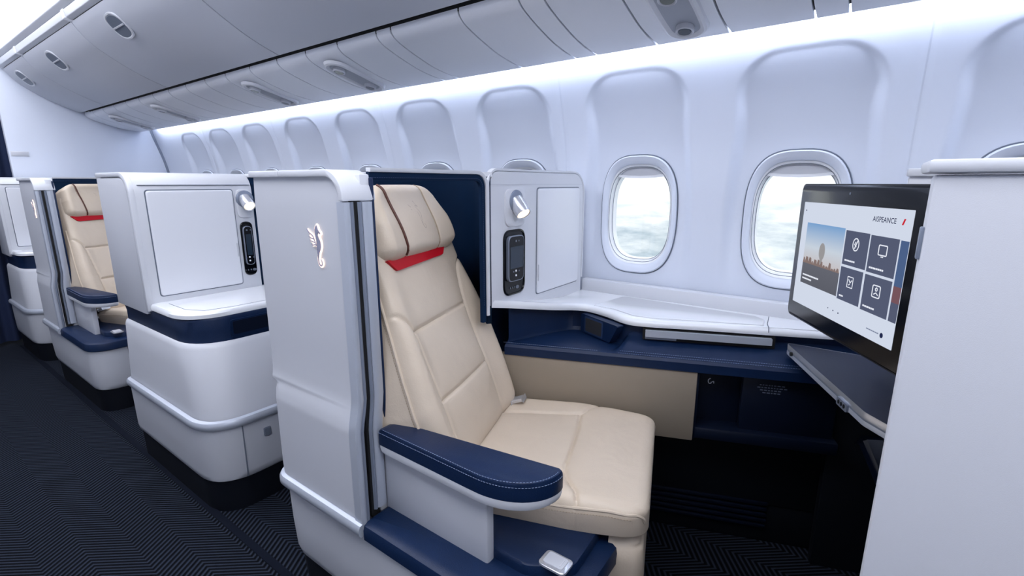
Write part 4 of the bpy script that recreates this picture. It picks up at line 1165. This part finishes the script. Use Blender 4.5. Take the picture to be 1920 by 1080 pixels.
# footwell under the table
box('footwell_side', 0.085, 0.90, 0.674, 0.690, 0.0, 0.74, KICK, fc, bev=0.003)
box('footwell_roof', 0.095, 0.90, 0.69, 1.60, 0.70, 0.72, KICK, fc, bev=0.003)
box('footwell_end', 0.70, 0.72, 0.69, 1.80, 0.0, 0.80, KICK, fc, bev=0.003)
ft = [(0.30 + 0.1 * math.sin(q), 0.42 - 0.3 * q) for q in np.linspace(0, 1, 8)]
bm = bmesh.new()
sweep_bm(bm, [(0.16, 1.72, 0.50), (0.22, 1.62, 0.42), (0.26, 1.50, 0.33), (0.28, 1.38, 0.25), (0.29, 1.2, 0.19)], [(-0.10, -0.02), (0.10, -0.02), (0.10, 0.02), (-0.10, 0.02)])
bevel_sharp(bm, 0.008)
finish(bm, 'foot_pad', NAVYD, fc)

# monitor ------------------------------------------------------------------
MP = Vector((-0.113, 1.20, 1.249)); me_ = Vector((0.182, -0.32, 0)).normalized(); mn = Vector((-me_.y, me_.x, 0)) * -1
mn = Vector((me_.y, -me_.x, 0))     # out of the screen, towards the viewer
if mn.dot(Vector((0, 0, 1.25)) - MP) < 0: mn = -mn
def mf(s, t, h): return MP + me_ * s + Vector((0, 0, -t)) + mn * h
mon = thing('monitor', 'black framed entertainment monitor showing a menu of tiles', 'monitor', tuple(MP + me_ * 0.19 - Vector((0, 0, 0.28))))
MWd, MHt = 0.382, 0.281
loft('housing', [[mf(a, b, h) for a, b in rrect(0.004, MWd - 0.004, 0.004, MHt - 0.004, 0.012, 5)] for h in (-0.028, -0.026)] + [[mf(a, b, h) for a, b in rrect(0.0, MWd, 0.0, MHt, 0.014, 5)] for h in (-0.016, -0.002)], BEZEL, mon)
loft('bezel', [[mf(a, b, h) for a, b in rrect(e, MWd - e, e, MHt - e, 0.012, 5)] for h, e in ((-0.003, 0.0015), (0.0, 0.0035), (0.001, 0.006))], GLOSSB, mon)
loft('camera_eye', [[mf(0.182 + 0.0022 * math.cos(q), 0.0165 + 0.0022 * math.sin(q), h) for q in [2 * math.pi * k / 12 for k in range(12)]] for h in (0.0008, 0.0016)], LATCHD, mon)
SCW = emit('screen_white', (208, 216, 232), 0.75)
scr = loft('screen', [[mf(a, b, h) for a, b in rrect(0.0245, 0.3495, 0.0365, 0.2465, 0.001, 2)] for h in (0.0005, 0.0016)], SCW, mon)
TILE = emit('screen_tile', (92, 99, 124), 0.62); TILE2 = emit('screen_tile_blue', (78, 100, 140), 0.7)
SKYM = bpy.data.materials.new('screen_photo'); SKYM.use_nodes = True
def _sky():
    nt = SKYM.node_tree; nt.nodes.clear()
    t = nt.nodes.new('ShaderNodeTexCoord'); s = nt.nodes.new('ShaderNodeSeparateXYZ'); nt.links.new(t.outputs['Generated'], s.inputs[0])
    r = nt.nodes.new('ShaderNodeValToRGB'); nt.links.new(s.outputs['Z'], r.inputs[0])
    e0 = r.color_ramp.elements
    e0[0].position = 0.0; e0[0].color = lin((92, 94, 104))
    e0[1].position = 1.0; e0[1].color = lin((120, 160, 205))
    for p, c in ((0.34, (100, 102, 112)), (0.36, (196, 190, 192)), (0.62, (198, 208, 220))):
        q = e0.new(p); q.color = lin(c)
    em = nt.nodes.new('ShaderNodeEmission'); em.inputs[1].default_value = 0.75; nt.links.new(r.outputs[0], em.inputs[0])
    o = nt.nodes.new('ShaderNodeOutputMaterial'); nt.links.new(em.outputs[0], o.inputs[0])
_sky()
def srect(name, s0, s1, t0, t1, m, h0=0.0012, h1=0.0021):
    return loft(name, [[mf(a, b, h) for a, b in ((s0, t0), (s1, t0), (s1, t1), (s0, t1))] for h in (h0, h1)], m, scr)
srect('photo_tile', 0.048, 0.1845, 0.077, 0.2005, SKYM)
for a, b, c, d in ((0.1888, 0.2565, 0.0795, 0.1395), (0.2605, 0.3285, 0.0805, 0.1405), (0.1885, 0.2540, 0.1440, 0.2030), (0.2602, 0.3277, 0.1448, 0.2045)):
    srect('menu_tile', a, b, c, d, TILE)
srect('menu_tile', 0.3322, 0.3493, 0.0815, 0.150, TILE2)
srect('menu_tile', 0.3322, 0.3493, 0.150, 0.175, emit('screen_tile_rust', (128, 92, 100), 0.62))
srect('menu_tile', 0.3322, 0.3493, 0.175, 0.2045, TILE)
INKW = emit('screen_ink_white', (226, 230, 240), 0.8); INKN = emit('screen_ink_navy', (36, 44, 84), 0.6); INKR = emit('screen_ink_red', (206, 36, 52), 0.7)
HOUSE = emit('screen_house', (152, 132, 128), 0.55); BALL = emit('screen_balloon', (168, 166, 168), 0.6)
text_obj('logo_text', 'AISPEANCE', 0.0118, lambda a, b, h: mf(0.2580 + a * 0.96, 0.0585 - b, 0.0024), INKN, scr)
bm = bmesh.new()
poly_bm(bm, [(0.3275, 0.0592), (0.3305, 0.0592), (0.3345, 0.0500), (0.3315, 0.0500)], 0.0024, 0.0006, mf)
finish(bm, 'logo_slash', INKR, scr)
def lines(name, s0, t0, ws, m, hgt=0.0028, step=0.0065):
    bm = bmesh.new()
    for r_, w in enumerate(ws):
        x = s0
        while x < s0 + w:
            ww = min(random.uniform(0.003, 0.006), s0 + w - x)
            poly_bm(bm, [(x, t0 + r_ * step), (x + ww, t0 + r_ * step), (x + ww, t0 + r_ * step + hgt), (x, t0 + r_ * step + hgt)], 0.0024, 0.0004, mf)
            x += ww + 0.0011
    return finish(bm, name, m, scr, kind='stuff')
lines('caption', 0.055, 0.181, (0.062, 0.036), INKW, 0.003, 0.0075)
lines('caption', 0.196, 0.130, (0.030,), INKW)
lines('caption', 0.267, 0.131, (0.036,), INKW)
lines('caption', 0.195, 0.194, (0.012,), INKW)
lines('caption', 0.266, 0.195, (0.030,), INKW)
lines('caption', 0.285, 0.2295, (0.032,), emit('screen_ink_faint', (130, 140, 165), 0.7), 0.0018)
def ring_icon(pts, w, closed=True):
    bm = bmesh.new()
    P = pts + [pts[0]] if closed else pts
    for a, b in zip(P[:-1], P[1:]):
        d = (Vector(b) - Vector(a)); 
        if d.length < 1e-6: continue
        d.normalize(); n = Vector((-d.y, d.x)) * w / 2
        a2 = Vector(a) - d * w * 0.3; b2 = Vector(b) + d * w * 0.3
        poly_bm(bm, [tuple(a2 + n), tuple(b2 + n), tuple(b2 - n), tuple(a2 - n)], 0.0024, 0.0004, mf)
    return finish(bm, 'menu_icon', INKW, scr)
el = lambda cx, cy, rx, ry, n=20: [(cx + rx * math.cos(2 * math.pi * k / n), cy + ry * math.sin(2 * math.pi * k / n)) for k in range(n)]
ring_icon(el(0.2225, 0.1015, 0.0085, 0.0105), 0.0017); ring_icon([(0.2205, 0.108), (0.2235, 0.101), (0.2270, 0.0945)], 0.0022, False)
ring_icon([(0.2215, 0.097), (0.2190, 0.1015), (0.2240, 0.1045)], 0.0015, False)
ring_icon(rrect(0.2845, 0.3045, 0.094, 0.1095, 0.002, 3), 0.0017); ring_icon([(0.292, 0.112), (0.297, 0.112)], 0.0017, False)
ring_icon(rrect(0.2140, 0.2300, 0.1580, 0.1765, 0.001, 2), 0.0014); ring_icon([(0.2175, 0.163), (0.2225, 0.168), (0.2265, 0.1635)], 0.0016, False); ring_icon([(0.2185, 0.1725), (0.2215, 0.1705)], 0.0016, False)
ring_icon(rrect(0.2850, 0.3040, 0.1580, 0.1770, 0.003, 3), 0.0017); ring_icon(el(0.2945, 0.1640, 0.0024, 0.0026, 10), 0.0014); ring_icon([(0.2895, 0.1725), (0.2945, 0.1695), (0.2995, 0.1725)], 0.0015, False)
bm = bmesh.new()
poly_bm(bm, el(0.117, 0.128, 0.0105, 0.0165, 24), 0.0024, 0.0004, mf)
poly_bm(bm, [(0.1115, 0.142), (0.1225, 0.142), (0.119, 0.152), (0.115, 0.152)], 0.0023, 0.0004, mf)
finish(bm, 'balloon', BALL, scr)
bm = bmesh.new()
x = 0.0485
while x < 0.178:
    w = random.uniform(0.008, 0.016); h = random.uniform(0.004, 0.013)
    poly_bm(bm, [(x, 0.1585), (min(x + w, 0.184), 0.1585), (min(x + w, 0.184) - w * 0.2, 0.1585 - h), (x + w * 0.3, 0.1585 - h * 1.1)], 0.0023, 0.0004, mf)
    x += w * 0.9
finish(bm, 'skyline', HOUSE, scr)
bm = bmesh.new()
for cx, cy, r in ((0.165, 0.2275, 0.0012), (0.183, 0.228, 0.0012), (0.2, 0.2285, 0.0014), (0.0365, 0.053, 0.0015)): poly_bm(bm, el(cx, cy, r, r, 10), 0.0024, 0.0004, mf)
poly_bm(bm, el(0.3237, 0.231, 0.0036, 0.0042, 16), 0.0024, 0.0004, mf)
finish(bm, 'page_dots', INKN, scr)
# swivel arm behind the monitor
bm = bmesh.new()
sweep_bm(bm, [mf(0.25, 0.15, -0.028), Vector((0.104, 1.15, 1.10))], circ(0.022, 12), up=(0, 0, 1))
finish(bm, 'swivel_arm', ALUD, mon)

# tray table under the monitor --------------------------------------------------
tt = thing('tray_table', 'navy topped tray table with polished metal edge under the monitor', 'table', (0.05, 1.40, 0.73))
ZT = 0.765
TP = rpoly([(-0.146, 1.655), (0.055, 1.226), (0.100, 1.176), (0.24, 1.176), (0.24, 1.655)], [0.010, 0.05, 0.03, 0.0, 0.0], 7)
loft('table_top', [[(a, b, z) for a, b in shrink(TP, k)] for z, k in ((ZT - 0.004, 0.985), (ZT + 0.0005, 0.985))], mat('table_leather', (10, 22, 48), 0.34, bump=0.08, scale=500, spec=0.14), tt)
loft('metal_edge', [[(a, b, z) for a, b in shrink(TP, k)] for z, k in ((ZT - 0.016, 0.994), (ZT - 0.014, 1.0), (ZT - 0.002, 1.0), (ZT, 0.996), (ZT, 0.985))], CHROME, tt, caps=True)
loft('edge_groove', [[(a, b, z) for a, b in shrink(TP, 0.992)] for z in (ZT - 0.021, ZT - 0.015)], LATCHD, tt)
loft('lower_leaf', [[(a, b, z) for a, b in shrink(TP, k)] for z, k in ((ZT - 0.032, 0.990), (ZT - 0.030, 0.998), (ZT - 0.022, 0.998), (ZT - 0.020, 0.992))], ALU, tt)
td_ = (Vector((0.055, 1.226, 0)) - Vector((-0.146, 1.655, 0))); tl_ = td_.length; td_.normalize(); tn_ = Vector((td_.y, -td_.x, 0))
if tn_.x > 0: tn_ = -tn_
def ef(a, b, h): return Vector((-0.146, 1.655, 0)) + td_ * a + Vector((0, 0, ZT + b)) + tn_ * h
loft('hinge_pin', [[ef(0.055 + 0.006 * math.cos(q), -0.018 + 0.006 * math.sin(q), h) for q in [2 * math.pi * k / 16 for k in range(16)]] for h in (-0.004, 0.006)], BLACK, tt)
hg = loft('hinge', [[ef(a, b, h) for a, b in rrect(tl_ - 0.115, tl_ - 0.065, -0.034, -0.014, 0.004, 3)] for h in (-0.006, 0.004, 0.005)], ALUD, tt)
for a in (-0.103, -0.090, -0.077):
    loft('hinge_screw', [[ef(tl_ + a + 0.004 * math.cos(q), -0.024 + 0.005 * math.sin(q), h) for q in [2 * math.pi * k / 12 for k in range(12)]] for h in (0.003, 0.0065)], KICK, hg)

# ================================================================== SECOND AISLE ROW
DXR = -2.85
l = shell.location
dup(shell, (l.x + DXR, l.y, l.z), 'second white privacy shell with lit emblem, far left around the rear seat')
l = seat.location
dup(seat, (l.x + DXR, l.y, l.z), 'second beige seat further back, half hidden by the white aisle console')
